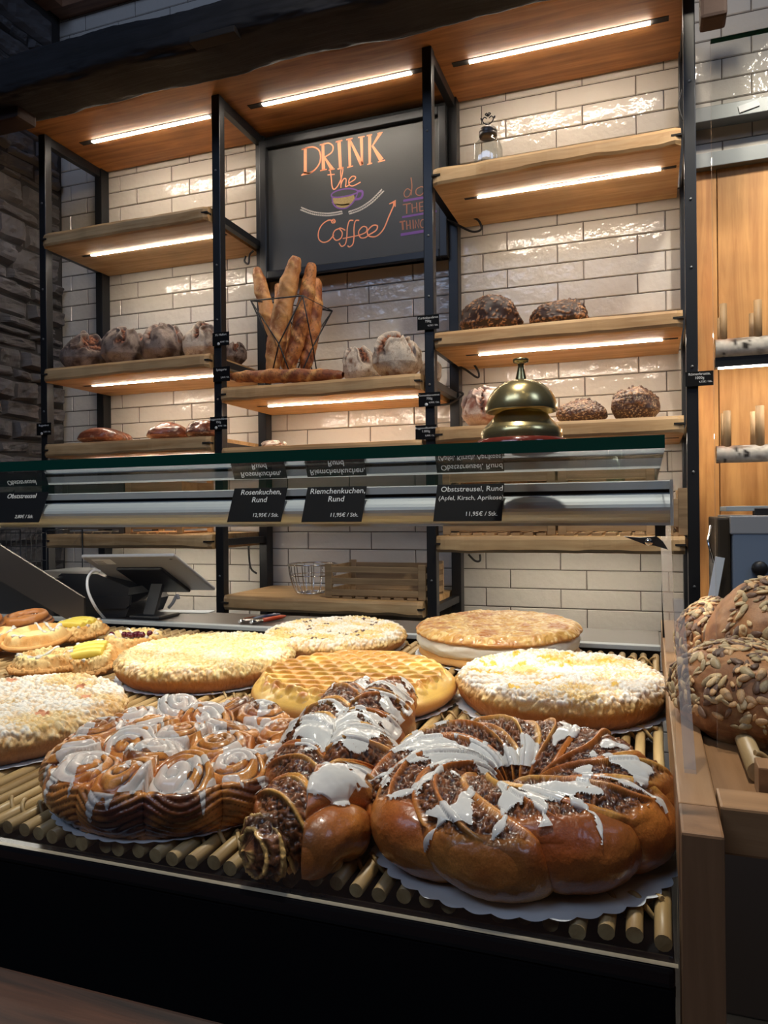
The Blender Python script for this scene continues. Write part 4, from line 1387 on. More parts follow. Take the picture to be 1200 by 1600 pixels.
def nutloaf():
    e = placed('nut_braid_loaf', -.215, .43, 'long iced nut braid loaf lying between rose cake and wreath', 'pastry', lift=.001)
    ctrl = np.array([(.003, .008, 0), (-.012, .07, 0), (-.030, .15, 0), (-.044, .235, 0), (-.052, .318, 0)])
    path = smooth(ctrl, 150); n = len(path)
    s = np.linspace(0, 1, n)
    w = .0395 * (1 - .0 * s) * np.clip(np.sin(pi * (s * .955 + .004)), 0, 1) ** .30 * (1 + .05 * np.sin(s * 20))
    path[:, 2] = w * .68
    V, Q, S_, a_ = sweep(path, w, 210, .78)
    rg = np.random.default_rng(14)
    lat = a_ / (pi / 2)
    right = a_ > 0
    p = S_ * 6.3 + np.where(right, .5, 0) - .75 * np.abs(lat) + .2
    k = (np.floor(p).astype(int) * 2 + right) % 16; f = p - np.floor(p); f = 1 - f
    side = np.maximum(sm(np.abs(lat), .62, .8), sm(.20 - S_, -.03, .05) * right)
    lobe = np.sin(pi * f) ** .5
    N = normals(V, Q)
    seam = np.exp(-(lat / .12) ** 2)
    V = V + N * (.0085 * lobe - .007 * seam * (1 - side) + rg.uniform(-.002, .003, 16)[k] * lobe)[:, None]
    V[:, 2] = np.maximum(V[:, 2], .0006)
    C, h, isd = braid_color(f, V, lat, 88, side)
    C = lerp(C, A(232, 196, 132), sm(np.abs(lat), 1.0, 1.5) * .7)
    V0 = V + N * (.0035 * np.maximum(isd, .35) + (fbm(V, 60, 23) - .5) * .003)[:, None]
    V = V + N * (h + (fbm(V, 60, 23) - .5) * .003)[:, None]
    N = normals(V0, Q)
    qmesh('braided_dough', V, Q, C, K['sticky'], e)
    m = sm(fbm(V, 44, 97, 3) + .04 * lobe, .54, .62) - .2
    m = np.where((np.abs(lat) < .8) & (S_ > .17 + .03 * np.sin(lat * 9)), m, -1)
    m = np.maximum(m, .9 * (.62 - np.sqrt(((lat - .30) / .26) ** 2 + ((S_ - .115) / .036) ** 2) * .5 - (fbm(V, 70, 5) - .5) * 1.2) - .25 * (np.abs(lat - .3) > .3))
    icing_from(V0, Q, N, m, e, .0018)
    # rolled end with the filling showing
    nu, nv = 90, 120
    uu, aa = np.meshgrid(np.linspace(0, 1, nu), np.linspace(0, 2 * pi, nv, endpoint=False), indexing='ij'); uu = uu.ravel(); aa = aa.ravel()
    L = .05; cap = np.clip(1 - ((.22 - uu) / .22).clip(0) ** 2, 0, 1) ** .5
    rr = .0215 * cap
    x = rr * np.cos(aa); z = rr * np.sin(aa) * .9 + .020; y = uu * L
    P = np.stack([x, y, z], 1)
    ph = rr / .0215 * 1.7 * (uu < .22) + aa / (2 * pi) + uu * 2; fr_ = ph - np.floor(ph)
    isd = sm(.13 - np.abs(fr_ - .5), -.02, .05)
    nn = fbm(P, 260, 5, 3)
    C = lerp(lerp(NUT2, A(128, 84, 54), sm(nn, .4, .62)), A(230, 184, 110), isd)
    ids = np.arange(nu * nv).reshape(nu, nv)
    Q = np.stack([ids[:-1], np.roll(ids[:-1], -1, 1), np.roll(ids[1:], -1, 1), ids[1:]], -1).reshape(-1, 4)[:, ::-1]
    N = normals(P, Q)
    P = P + N * (.002 * isd + (nn - .5) * .006 + (fbm(P, 90, 3) - .5) * .005)[:, None]
    qmesh('filling_roll', P, Q, C, K['sticky'], e, loc=(-.030, -.012, -.001), rot=(radians(-4), 0, radians(-32)))


nutloaf()


def danish(cx, cy, R, H, label, kind, seed, lift=.002, tilt=(0, 0), rz=0):
    V, Q, T, r, th = base_disc(110, R, .6 * H, seed, 14, .012, .006, .05, 2.)
    rg = np.random.default_rng(seed)
    rim = np.exp(-((r - .78) / .2) ** 2)
    V[:, 2] += np.where(T == 0, rim * H * .34 - .1 * H * sm(r, .85, 1), H * .34 * math.exp(-(.22 / .2) ** 2) * (1 - T))
    N = normals(V, Q)
    cr = (r > .5) if kind != 'snail' else (r > 9)
    D = np.zeros(len(V)); Tn = D + .5
    if cr.any() and kind != 'custard':
        D, Tn = crumbs(V, N, 420, .0012, .0030, rg, cr & (T < .8))
    swirl = 0
    if kind == 'snail':
        f = (r * 3.2 + th / (2 * pi)) % 1; swirl = np.sin(pi * f) ** .6 * .004 * (T == 0)
    V2 = V + N * (D + swirl + (fbm(V, 110, seed) - .5) * .002)[:, None]
    C = lerp(A(240, 212, 148), A(214, 158, 86), sm(fbm(V, 50, seed + 2), .4, .65)); C = lerp(C, A(190, 120, 58), sm(T, .0, .5) * .9); C = lerp(C, A(206, 148, 80), sm(r, .8, 1) * .7); C = lerp(C, A(240, 214, 154), sm(Tn, .6, 1) * (D > 0) * (r < .92))
    if kind == 'snail': C = lerp(A(96, 52, 30), A(200, 132, 74), sm(swirl, .001, .003)); C = lerp(C, A(180, 110, 60), sm(T, .05, .3))
    inner = sm(.55 - r, 0, .1) * (T == 0)
    if kind in ('custard', 'fruit', 'apple'): C = lerp(C, A(236, 222, 150), inner)
    e = placed('danish_pastry', cx, cy, label, 'pastry', rz=rz, lift=lift, tilt=tilt)
    qmesh('pastry_dough', V2, Q, C, K['crumb'] if kind != 'snail' else K['glaze'], e)
    zc = .6 * H + .002
    if kind == 'fruit':
        for k in range(3):
            a_ = (k - 1) * .5
            P = np.stack([np.linspace(-.023, .023, 12) + (k - 1) * .003, (k - 1) * .012 + .004 * np.cos(np.linspace(-1.5, 1.5, 12)), np.full(12, zc + .0065)], 1)
            MB().tube(P, 0.0068 * np.sin(np.linspace(.5, pi - .5, 12)) ** .5, 8).build('fruit_slice', K['yfruit'], e)
    if kind == 'cherry':
        b = MB()
        for k in range(9):
            q = rg.normal(0, 1, 2) * np.array([.010, .004])
            b.lathe([(0, .0058), (.003, .005), (.005, .002), (.0045, -.002), (0, -.004)], 10, c=(q[0] * 1.3, q[1] * 1.4, zc + .005))
        b.build('cherry_filling', K['cherry'], e)
    b = MB()
    for k in range(3 + seed % 2):
        a_ = rg.uniform(0, 2 * pi); t = np.linspace(-1, 1, 22); off = rg.uniform(-.5, .6) * R
        xx = t * np.sqrt(max(R * R * .7 - off * off, 1e-6)); q = np.stack([xx * cos(a_) - off * sin(a_), xx * sin(a_) + off * cos(a_)], 1)
        rr = np.linalg.norm(q, axis=1) / R
        z = .6 * H + np.exp(-((rr - .78) / .2) ** 2) * H * .34 - .1 * H * sm(rr, .85, 1) + .0006
        b.tube(np.stack([q[:, 0], q[:, 1], z], 1), .0019 + .0008 * np.sin(np.arange(22) * 1.3 + k), 7)
    b.build('icing_string', K['icing'], e)


DG = None
danish(-.800, .825, .0440, .026, 'flat crumbly danish with white icing streaks, at the left edge above the crumble cake', 'apple', 71, .004)
danish(-.755, .862, .0390, .026, 'crumbly danish with two yellow fruit wedges, beside the rod mat', 'fruit', 72, .004, (.25, -.12), .6)
danish(-.905, 1.005, .0430, .024, 'danish with pale yellow fruit strips, behind the others', 'fruit', 73, .012, (.10, 0), .1)
danish(-.766, .972, .0455, .026, 'danish pastry with dark cherry filling, nearest the plain butter crumble cake', 'cherry', 74, .004, (.05, 0), .4)
danish(-.905, .915, .0460, .026, 'pale danish with smooth custard centre, in the middle of the pile', 'custard', 75, .016, (.12, 0))
danish(-.985, .905, .0430, .026, 'pale custard danish cut off by the left edge of the photo', 'custard', 76, .010, (.1, 0))
danish(-1.045, 1.035, .0400, .024, 'iced almond pastry at the back left of the pile', 'snail', 77, .016, (.1, 0))
danish(-1.085, .975, .0380, .030, 'reddish brown iced pastry snail at the left edge', 'snail', 78, .012, (.15, 0))

# ------------------------------------------------------------------ bread on the shelves


def sphere_grid(nu, nv):
    u = np.linspace(0, 2 * pi, nu, endpoint=False); v = np.linspace(-pi / 2, pi / 2, nv)
    U_, V_ = np.meshgrid(u, v, indexing='ij')
    P = np.stack([np.cos(V_) * np.cos(U_), np.cos(V_) * np.sin(U_), np.sin(V_)], -1).reshape(-1, 3)
    ids = np.arange(nu * nv).reshape(nu, nv)
    Q = np.stack([ids[:, :-1], np.roll(ids, -1, 0)[:, :-1], np.roll(ids, -1, 0)[:, 1:], ids[:, 1:]], -1).reshape(-1, 4)
    return P, Q


SG = sphere_grid(170, 100)


def loaf(px0, px1, ptop, y, zb, kind, seed, label, depth=1.0, rz=0, tilt=0, group=None, name='bread_loaf', axis=(0, 0, 1)):
    a_, b_ = un(px0, 400, y=y), un(px1, 400, y=y)
    hw = (b_[0] - a_[0]) / 2; x = (a_[0] + b_[0]) / 2; H = un((px0 + px1) / 2, ptop, y=y)[2] - zb
    P, Q = SG; P = P.copy()
    P[:, 2] = np.where(P[:, 2] < 0, -np.abs(P[:, 2]) ** 1.6 * .62, P[:, 2] ** .92)
    lowf = fbm(P, 1.6, seed, 2) - .5
    P *= (1 + lowf * .28)[:, None]
    P[:, 2] = np.maximum(P[:, 2], -.52)
    V = P * np.array([hw, hw * depth, H / 1.5]); V[:, 2] -= V[:, 2].min()
    V[:, 2] *= H / V[:, 2].max() * .97
    up = P[:, 2]
    N = normals(V, Q); rg = np.random.default_rng(seed)
    if kind == 'rustic' or kind == 'white' or kind == 'pink':
        ca, cb = rg.normal(0, .25), rg.normal(0, .25)
        X = P[:, 0] - ca; Y = P[:, 1] - cb
        w = fbm(P, 2.0, seed + 3, 3) - .5
        q = np.minimum(np.abs(X * .9 + .5 * Y + w * .7), np.abs(Y - .5 * X + w * .9 + .08) + .07)
        crack = sm(.22 - q, 0, .06) * sm(up, .15, .45) if kind != 'pink' else sm(.045 - np.abs(np.sin(X * 4.2 + w * 4) * .25), -.02, .02) * sm(up, -.2, .2)
        lip = np.exp(-((q - .26) / .05) ** 2) * sm(up, .15, .45)
        rag = fbm(P, 11, seed + 6, 4) - .5
        V = V + N * ((lip * .011 - crack * .008 + crack * rag * .024) * (hw / .085) + rag * .0028 * (1 - lip))[:, None]
        fl = {'rustic': (A(134, 118, 108), A(66, 48, 42), .48), 'white': (A(196, 182, 166), A(118, 82, 60), .44), 'pink': (A(206, 186, 172), A(140, 84, 66), .46)}[kind]
        vein = sm(np.abs(fbm(P * np.array([1, 1, 2.2]), 3.2, seed + 22, 2) - .5), .0, .025)
        C = lerp(fl[1], fl[0], sm(fbm(P, 2.6, seed + 8), fl[2] - .2, fl[2] + .08) * (.45 + .55 * vein) * (.8 + .4 * fbm(P, 20, seed + 3))); C = lerp(C, fl[0] * 1.1, lip * .7)
        C = lerp(C, lerp(A(64, 32, 22), A(142, 86, 56), sm(rag, -.08, .10)), crack)
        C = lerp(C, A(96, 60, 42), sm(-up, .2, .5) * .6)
        mat = K['loaf']
    elif kind in ('seeded', 'dark'):
        D, Tn = crumbs(V, N, 900, .0028, .0042, rg, None if kind == 'seeded' else up > .1, 2.0, .7)
        crack = sm(.10 - np.abs(P[:, 0] * .4 + P[:, 1] + (fbm(P, 3, seed) - .5) * .5), 0, .05) * sm(up, .35, .6)
        V = V + N * (D * 2.2 + crack * ((fbm(P, 14, seed + 2) - .5) * .02 + .004))[:, None]
        C = lerp(A(48, 28, 22), lerp(A(184, 134, 92), A(126, 84, 56), sm(Tn, .3, .7)), sm(D, .0005, .0016)); C = lerp(C, A(52, 32, 26), crack * .9)
        if kind == 'dark': C = lerp(C, A(70, 44, 34), .35 + .4 * sm(fbm(P, 3, seed + 9), .4, .6)); C = lerp(C, A(206, 178, 140), sm(fbm(P, 22, seed + 4, 3), .58, .68) * .6)
        mat = K['seed']
    else:
        V = V + N * ((fbm(P, 8, seed) - .5) * .003)[:, None]
        C = lerp(A(118, 66, 44), A(70, 36, 27), sm(fbm(P, 2.5, seed), .35, .65)); C = lerp(C, A(196, 170, 150), sm(fbm(P, 9, seed + 5), .6, .75) * .4)
        mat = K['glaze']
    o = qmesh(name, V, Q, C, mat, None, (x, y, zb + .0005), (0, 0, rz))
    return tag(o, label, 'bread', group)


G1 = 'floury loaves in the left bay'
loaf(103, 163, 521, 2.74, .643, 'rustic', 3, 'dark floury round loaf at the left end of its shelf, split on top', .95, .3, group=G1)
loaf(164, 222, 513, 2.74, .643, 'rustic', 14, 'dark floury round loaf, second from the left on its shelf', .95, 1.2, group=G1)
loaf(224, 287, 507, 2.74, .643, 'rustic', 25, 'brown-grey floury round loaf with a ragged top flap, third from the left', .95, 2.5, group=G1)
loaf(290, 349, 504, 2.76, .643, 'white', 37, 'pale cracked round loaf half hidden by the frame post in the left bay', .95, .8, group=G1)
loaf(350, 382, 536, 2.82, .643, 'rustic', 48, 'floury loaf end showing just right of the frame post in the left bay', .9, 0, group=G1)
G2 = 'floury loaves in the middle bay'
loaf(535, 590, 541, 2.79, .500, 'white', 52, 'floury round loaf with slashes, behind and left of the bigger split loaf', .95, .4, group=G2)
loaf(581, 655, 521, 2.68, .500, 'white', 61, 'big floury round loaf with a wide brown split, on the pale middle shelf', .95, 1.9, group=G2)
loaf(655, 688, 562, 2.82, .500, 'white', 74, 'floury loaf mostly hidden behind the frame post in the middle bay', .9, 0, group=G2)
G3 = 'seeded loaves in the right bay'
loaf(718, 813, 463, 2.74, .641, 'seeded', 81, 'large dark oval loaf densely covered in seeds, left one on its shelf', .8, 0, group=G3)
loaf(827, 920, 471, 2.74, .641, 'seeded', 92, 'brown oval seeded loaf, right one on its shelf', .75, 0, group=G3)
loaf(721, 800, 606, 2.74, .302, 'pink', 101, 'pale streaked round loaf half hidden behind the brass bell', .9, .5)
loaf(868, 946, 626, 2.74, .302, 'dark', 112, 'flat dark rye loaf on the shelf just right of the bell', .8, 0)
loaf(951, 1032, 605, 2.74, .302, 'dark', 123, 'tall dark cracked loaf with pale seeds, right end of the shelf behind the bell', .85, .6)
G4 = 'brown rolls in the left bay'
loaf(124, 188, 668, 2.72, .312, 'roll', 131, 'glossy brown oblong roll, leftmost on the lowest bread shelf', .75, 0, group=G4, name='bread_roll')
loaf(172, 202, 675, 2.80, .312, 'roll', 136, 'brown roll peeking out behind the leftmost glossy roll', .8, 0, group=G4, name='bread_roll')
loaf(234, 289, 659, 2.74, .312, 'roll', 142, 'round brown roll dusted with flour, on its own in the middle of the shelf', .8, .4, group=G4, name='bread_roll')
loaf(293, 342, 657, 2.74, .312, 'roll', 153, 'brown roll against the frame post at the right end of the shelf', .8, .9, group=G4, name='bread_roll')
o = loaf(408, 442, 690, 2.72, .262, 'white', 161, 'small white dusted loaf just above the green glass edge in the middle bay', .9, 0)


def baguette(p0, p1, y0, y1, r, seed, label, group, bend=.01, tone=0, n=130):
    """between two pixels, each at its own depth"""
    a_, b_ = un(*p0, y=y0), un(*p1, y=y1)
    L = np.linalg.norm(b_ - a_); mid = a_ * 1
    d = (b_ - a_) / L
    t = np.linspace(0, 1, n); side = np.cross(d, [0, 1, 0])
    path = (t * L)[:, None] * d + np.sin(pi * t)[:, None] * bend * side
    rad = r * np.clip(np.sin(pi * (t * .98 + .01)), 0, 1) ** .24 * (1 + .05 * np.sin(t * 24 + seed))
    T = np.gradient(path, axis=0); T /= np.linalg.norm(T, axis=1)[:, None]
    sd = np.cross(T, [0, 1., .01]); sd /= np.linalg.norm(sd, axis=1)[:, None]; up = np.cross(sd, T)
    m = 60; an = np.linspace(-pi, pi, m, endpoint=False)
    V = (path[:, None] + rad[:, None, None] * (np.sin(an)[None, :, None] * sd[:, None] + np.cos(an)[None, :, None] * up[:, None])).reshape(-1, 3)
    ids = np.arange(n * m).reshape(n, m)
    Q = np.stack([ids[:-1], np.roll(ids[:-1], -1, 1), np.roll(ids[1:], -1, 1), ids[1:]], -1).reshape(-1, 4)
    S_ = np.repeat(t, m); A2 = np.tile(an, n)
    N = normals(V, Q)
    if ((V - np.repeat(path, m, 0)) * N).sum(1).mean() < 0: Q = Q[:, ::-1]; N = -N
    front = -N[:, 1]
    # slashes: slanted tears on the face of the loaf
    q = (S_ * 4.6 - .25 * (V @ sd[0]) / r) % 1
    tear = np.exp(-((q - .5) / .13) ** 2) * sm(np.abs(S_ - .5), .5, .42)
    nn = fbm(V, 60, seed, 4)
    V = V + N * (tear * .003 + (nn - .5) * .005)[:, None]
    base = [A(208, 150, 92), A(190, 122, 66)][tone]; dk = [A(160, 96, 52), A(128, 66, 36)][tone]
    C = lerp(base, dk, sm(fbm(V, 22, seed + 5), .38, .64)); C = lerp(C, A(222, 168, 100), tear * sm(fbm(V, 50, seed + 2), .35, .6) * .8)
    sp = sm(fbm(V, 210, seed + 9, 2), .60, .68)
    C = lerp(C, [A(206, 160, 110), A(72, 40, 26)][tone], sp * .6)
    return tag(qmesh('baguette', V, Q, C, K['crust'], None, tuple(a_)), label, 'bread', group)


GB = 'baguettes on the middle shelf'
zsh = .500
baguette((450, 578), (401, 419), 2.80, 2.80, .032, 1, 'leftmost baguette of the rack, leaning to the left', GB, .012, 0)
baguette((455, 575), (434, 444), 2.88, 2.88, .026, 7, 'baguette hidden behind the two front ones in the rack', GB, .0, 0)
baguette((424, 584), (463, 402), 2.73, 2.75, .040, 2, 'thick pale brown baguette standing in front in the rack', GB, .010, 0)
baguette((449, 584), (487, 412), 2.75, 2.78, .033, 3, 'dark speckled baguette standing right of the thick pale one', GB, -.012, 1)
baguette((476, 580), (494, 436), 2.80, 2.84, .034, 4, 'rear right baguette of the rack, crossing behind the wire', GB, -.010, 1)
b0 = un(362, 590, y=2.64)
baguette((360, 589), (536, 586), 2.66, 2.62, .027, 5, 'speckled baguette lying flat on the shelf in front of the rack', GB, .0, 1)
# wire rack
e0 = un(455, 590, y=2.78)
e = empty('wire_rack', (e0[0], 2.78, zsh), label='black wire rack holding the upright baguettes', cat='rack')
rel = lambda u, v, y: un(u, v, y=y) - np.array([e0[0], 2.78, zsh])
A1, B1, C1, D1 = rel(392, 470, 2.70), rel(473, 462, 2.66), rel(519, 486, 2.86), rel(440, 474, 2.90)
b = MB()
b.tube([A1, B1, C1, D1, A1], .0032, 6)
b.build('rim', K['black'], e)
zf = .002
bt = [np.array([A1[0] * .5, -.07, zf]), np.array([B1[0] * .55, -.09, zf]), np.array([C1[0] * .7, .05, zf]), np.array([D1[0] * .5, .07, zf])]
mids = [(bt[i] + bt[(i + 1) % 4]) / 2 * .9 + np.array([0, 0, (A1[2]) * .4]) for i in range(4)]
b = MB()
tops = [A1, B1, C1, D1]
for i in range(4):
    j = (i + 1) % 4
    mid = (tops[i] + tops[j]) / 4 + (bt[i] + bt[j]) / 4
    b.tube([tops[i], mid, bt[j]], .0028, 6); b.tube([tops[j], mid, bt[i]], .0028, 6)
b.tube(bt + [bt[0]], .0028, 6)
b.build('wire_sides', K['black'], e)

# ------------------------------------------------------------------ things on the middle and lower shelves


def crate(px0, px1, ptop, zb, yf, depth, mat, label, n=3, h=None, bread=False):
    a_, b_ = un(px0, 850, y=yf), un(px1, 850, y=yf)
    w = b_[0] - a_[0]
    H = h if h else un((px0 + px1) / 2, ptop, y=yf)[2] - zb
    e = empty('wooden_crate', ((a_[0] + b_[0]) / 2, yf + depth / 2, zb), label=label, cat='crate', group='slatted wooden crates on the wall shelves')
    for sx in (-1, 1):
        for sy in (-1, 1):
            MB().box((sx * w / 2, sy * depth / 2, .002), (sx * (w / 2 - .028), sy * (depth / 2 - .014), H), bev=.002).build('corner_post', mat, e)
    g = H / n
    for k in range(n):
        z0, z1 = .004 + k * g + g * .16, k * g + g * .78
        for s in (-1, 1):
            MB().box((-w / 2 + .026, s * (depth / 2 - .002), z0), (w / 2 - .026, s * (depth / 2 - .011), z1), bev=.0015).build('slat', mat, e)
            MB().box((s * (w / 2 - .001), -depth / 2 + .012, z0), (s * (w / 2 - .009), depth / 2 - .012, z1), bev=.0015).build('end_slat', mat, e)
    b = MB(); m = int(w / .05)
    for k in range(m): b.box((-w / 2 + .02 + k * (w - .04) / m, -depth / 2 + .004, -.0005 + .001), (-w / 2 + .012 + (k + .72) * (w - .04) / m + .008, depth / 2 - .004, .008))
    b.build('bottom_boards', mat, e)
    return e


crate(507, 664, 882, -.3245, 2.60, .26, K['crate'], 'slatted wooden crate beside the chrome basket on the low middle shelf')
crate(692, 868, 745, -.0865, 2.62, .26, K['crate'], 'wooden crate with small loaves, left one on the shelf behind the case', n=3, h=.21)
crate(872, 1024, 745, -.0865, 2.62, .26, K['crate'], 'empty looking wooden crate behind the case, right of the one with loaves', n=3, h=.205)
crate(1038, 1075, 768, -.0865, 2.59, .28, K['crate'], 'narrow wooden crate end at the right end of the shelf, against the last frame', n=1, h=.155)
crate(98, 194, 748, -.0825, 2.64, .24, K['crate_dark'], 'weathered dark crate in the left bay above the tablet', n=2, h=.20)
crate(196, 285, 750, -.0825, 2.63, .24, K['crate_warm'], 'light new wooden crate in the left bay above the tablet', n=2, h=.20)
for i, (u0, u1) in enumerate(((720, 782), (780, 830), (826, 862))):
    a_, b_ = un(u0, 745, y=2.74), un(u1, 745, y=2.74); w = (b_[0] - a_[0]) / 2
    P, Q = sphere_grid(60, 30); V = P * np.array([w, .06, .075]) * (1 + .1 * (fbm(P, 2, i)[:, None] - .5))
    V[:, 2] += .075
    o = qmesh('bread_loaf', V, Q, lerp(A(206, 150, 96), A(160, 100, 56), sm(fbm(P, 4, i), .3, .7)), K['crust'], None, (float((a_[0] + b_[0]) / 2), 2.74, -.02 + i * .0))
    tag(o, ['golden small loaf in the left crate behind the case, leftmost', 'golden small loaf in the middle of the left crate', 'golden small loaf at the right side of the left crate'][i], 'bread', 'small loaves in a crate')
    o.location.z = -.0865 + .0095

# chrome wire basket
c = un(489, 933, y=2.74)
e = empty('wire_basket', (c[0], 2.74, -.3245), label='round chrome wire basket on the low middle shelf', cat='basket')
rr0, hh = .098, .118
prof = [(.062, .004), (.076, .02), (.088, .055), (.094, .085), (rr0, hh)]
b = MB()
for r_, z in ((.062, .004), (.040, .004), (.091, .075), (rr0, hh)):
    a = np.linspace(0, 2 * pi, 49)[:-1]
    b.tube(np.stack([r_ * np.cos(a), r_ * np.sin(a), np.full(48, z)], 1), .0022 if z < hh else .003, 7, closed=True)
b.build('rings', K['chrome'], e)
b = MB()
for k in range(16):
    a = 2 * pi * k / 16
    P = smooth([(r_ * cos(a), r_ * sin(a), z) for r_, z in [(.02, .004)] + prof], 4)
    b.tube(P, .0018, 6)
b.build('ribs', K['chrome'], e)

# glass jar with ornate lid
c = un(763, 250, y=2.70)
e = empty('glass_jar', (c[0], 2.70, 1.2265), label='clear ribbed glass jar with a dark ornamental lid on the upper right shelf', cat='jar')
jh = un(763, 213, y=2.70)[2] - 1.2265
w = .047
b = MB(); n = 72; a = np.linspace(0, 2 * pi, n, endpoint=False)
sq = (np.abs(np.cos(a)) ** 6 + np.abs(np.sin(a)) ** 6) ** (-1 / 6)
prof = [(.0, .003), (.9, .003), (1, .012), (1, jh * .72), (.88, jh * .84), (.62, jh * .95), (.60, jh)]
V = []
for r_, z in prof:
    rf = w * r_ * (sq if z < jh * .8 else 1) * (1 + (.018 * np.cos(a * 24) if .01 < z < jh * .8 else 0))
    V.append(np.stack([rf * np.cos(a), rf * np.sin(a), np.full(n, z)], 1))
b.add(np.concatenate(V), [(i * n + k, i * n + (k + 1) % n, (i + 1) * n + (k + 1) % n, (i + 1) * n + k) for i in range(len(prof) - 1) for k in range(n)], 0, True)
b.build('jar_body', glassmat('ribbed_glass', (.9, .93, .93), 2.4, .08), e)
b = MB(); b.lathe([(.0, jh - .004), (.031, jh - .004), (.033, jh), (.033, jh + .006), (.031, jh + .009), (.033, jh + .012), (.032, jh + .02), (.028, jh + .027), (.015, jh + .030), (.006, jh + .032), (.0045, jh + .043), (0, jh + .044)], 36)
b.build('lid', plain('dark_pewter', s2l(84, 80, 78), .35, .8), e)
b = MB()
for s in (-1, 1):
    b.tube(smooth([(0, 0, jh + .042), (s * .014, 0, jh + .05), (s * .020, 0, jh + .062), (s * .013, 0, jh + .072), (s * .004, 0, jh + .066)], 5), .002, 6)
    b.tube(smooth([(s * .004, 0, jh + .076), (s * .010, 0, jh + .082), (s * .002, 0, jh + .086)], 5), .0022, 6)
    b.tube(smooth([(s * .018, 0, jh + .064), (s * .026, 0, jh + .070), (s * .024, 0, jh + .062)], 5), .002, 6)
b.lathe([(0, .006), (.005, .004), (.006, 0), (.005, -.004), (0, -.006)], 12, c=(0, 0, jh + .078))
b.build('lid_ornament', K['black'], e)
c = un(960, 748, y=2.66)
o = MB().lathe([(0, 0), (.030, 0), (.032, .006), (.033, .115), (.031, .115), (.030, .008), (0, .007)], 32).build('glass_tumbler', glassmat('pale_green_glass', (.86, .94, .92), 1.6, .03), loc=(c[0], 2.75, -.0865 + .010))
o.scale.z = (c[2] + .1 + .0865) / .115
tag(o, 'glass tumbler standing in the crate at right behind the case', 'tumbler')

# price cards clipped to the posts


def tagcard(l, r, t, b_, post, lines, price, label, dot=False):
    y = FY - .012
    a_, c_ = un(l, (t + b_) / 2, y=y), un(r, (t + b_) / 2, y=y); w = c_[0] - a_[0]
    z1, z0 = un((l + r) / 2, t, y=y)[2], un((l + r) / 2, b_, y=y)[2]; h = z1 - z0
    e = empty('post_price_card', ((a_[0] + c_[0]) / 2, y, z0), label=label, cat='price card')
    cd_ = MB().box((-w / 2, 0, 0), (w / 2, .0015, h), bev=.0005).build('card', K['card'], e)
    MB().box((-.012, .0016, h * .1), (.012, .0118, h * .35)).build('clip', K['black'], e)
    Mx = Matrix.Translation((0, -.0004, 0)) @ Matrix.Rotation(pi / 2, 4, 'X')
    for i, s in enumerate(lines): text(s, .0118 if len(s) < 16 else .0098, K['white'], cd_, Mx @ Matrix.Translation((0, h * .74 - i * .0125, 0)))
    text(price, .0085, K['white'], cd_, Mx @ Matrix.Translation((w * .22, h * .22, 0)), 'price_lettering')
    if dot:
        k = MB().lathe([(0, -.001), (.006, -.001), (.006, 0)], 16); v = k.v[0]; k.v[0] = np.stack([v[:, 0], v[:, 2], v[:, 1]], 1)
        k.build('white_dot', K['white'], e, loc=(-w * .14, 0, h * .14))


tagcard(332, 358, 519, 540, 1, ['XL Malfort'], '4,95€ / Stk.', 'small price card with a white dot on the frame post right of the pale loaf', True)
tagcard(333, 359, 573, 596, 1, ['Spitzgurte'], '2,95€ / Stk.', 'small price card on the frame post beside the flat baguette')
tagcard(328, 355, 651, 671, 1, ['Roggenmischbrot', '750g'], '3,95€ / Stk.', 'small price card with a white dot on the post beside the brown rolls', True)
tagcard(652, 686, 492, 515, 2, ['Kürbiskernbrot', '750g'], '4,75€ / Stk.', 'small price card on the post left of the seeded loaves')
tagcard(654, 688, 613, 635, 2, ['Sonnenblumenbrot', '750g'], '4,95€ / Stk.', 'small price card on the post below the middle shelf end', True)
tagcard(649, 682, 664, 687, 2, ['Roggenvollkornbrot', '1.000g'], '5,95€ / Stk.', 'small price card on the post just above the glass top')
tagcard(57, 80, 661, 680, 0, ['Roggenbrot'], '3,50€ / Stk.', 'small price card on the far left frame post', True)
tagcard(1071, 1115, 580, 603, 3, ['Römerkruste,', '1000g'], '4,75€ / Stk.', 'small price card on the right frame post, beside the upper birch log')

# shelf cables
for i, (pts, la) in enumerate((([(700, 343), (716, 352), (738, 362), (752, 358), (748, 345), (738, 340)], 'black cable loop under the upper right shelf'),
                               ([(716, 572), (728, 578), (746, 590), (748, 582), (741, 570)], 'black cable loop under the shelf of the seeded loaves'),
                               ([(688, 633), (705, 630), (722, 618), (722, 614), (716, 612)], 'black cable running from the middle shelf to the frame post'),
                               ([(388, 838), (389, 868), (392, 888), (401, 896)], 'black cable hanging under the left bay shelf next to the frame'),
                               ([(732, 866), (742, 876), (750, 876), (750, 866)], 'small black cable loop under the shelf with crates'),
                               ([(384, 400), (382, 408), (388, 412), (390, 398), (396, 392)], 'small black cable loop below the empty left shelf'),
                               ([(1066, 140), (1062, 155), (1061, 168), (1066, 186), (1070, 190)], 'thin black cable bulging out beside the right frame post'))):
    P = smooth([un(u, v, y=2.93) for u, v in pts], 5); c = P[0].copy()
    tag(MB().tube(P - c, .0045, 7).build('cable', K['plastic'], loc=tuple(c)), la, 'cable')

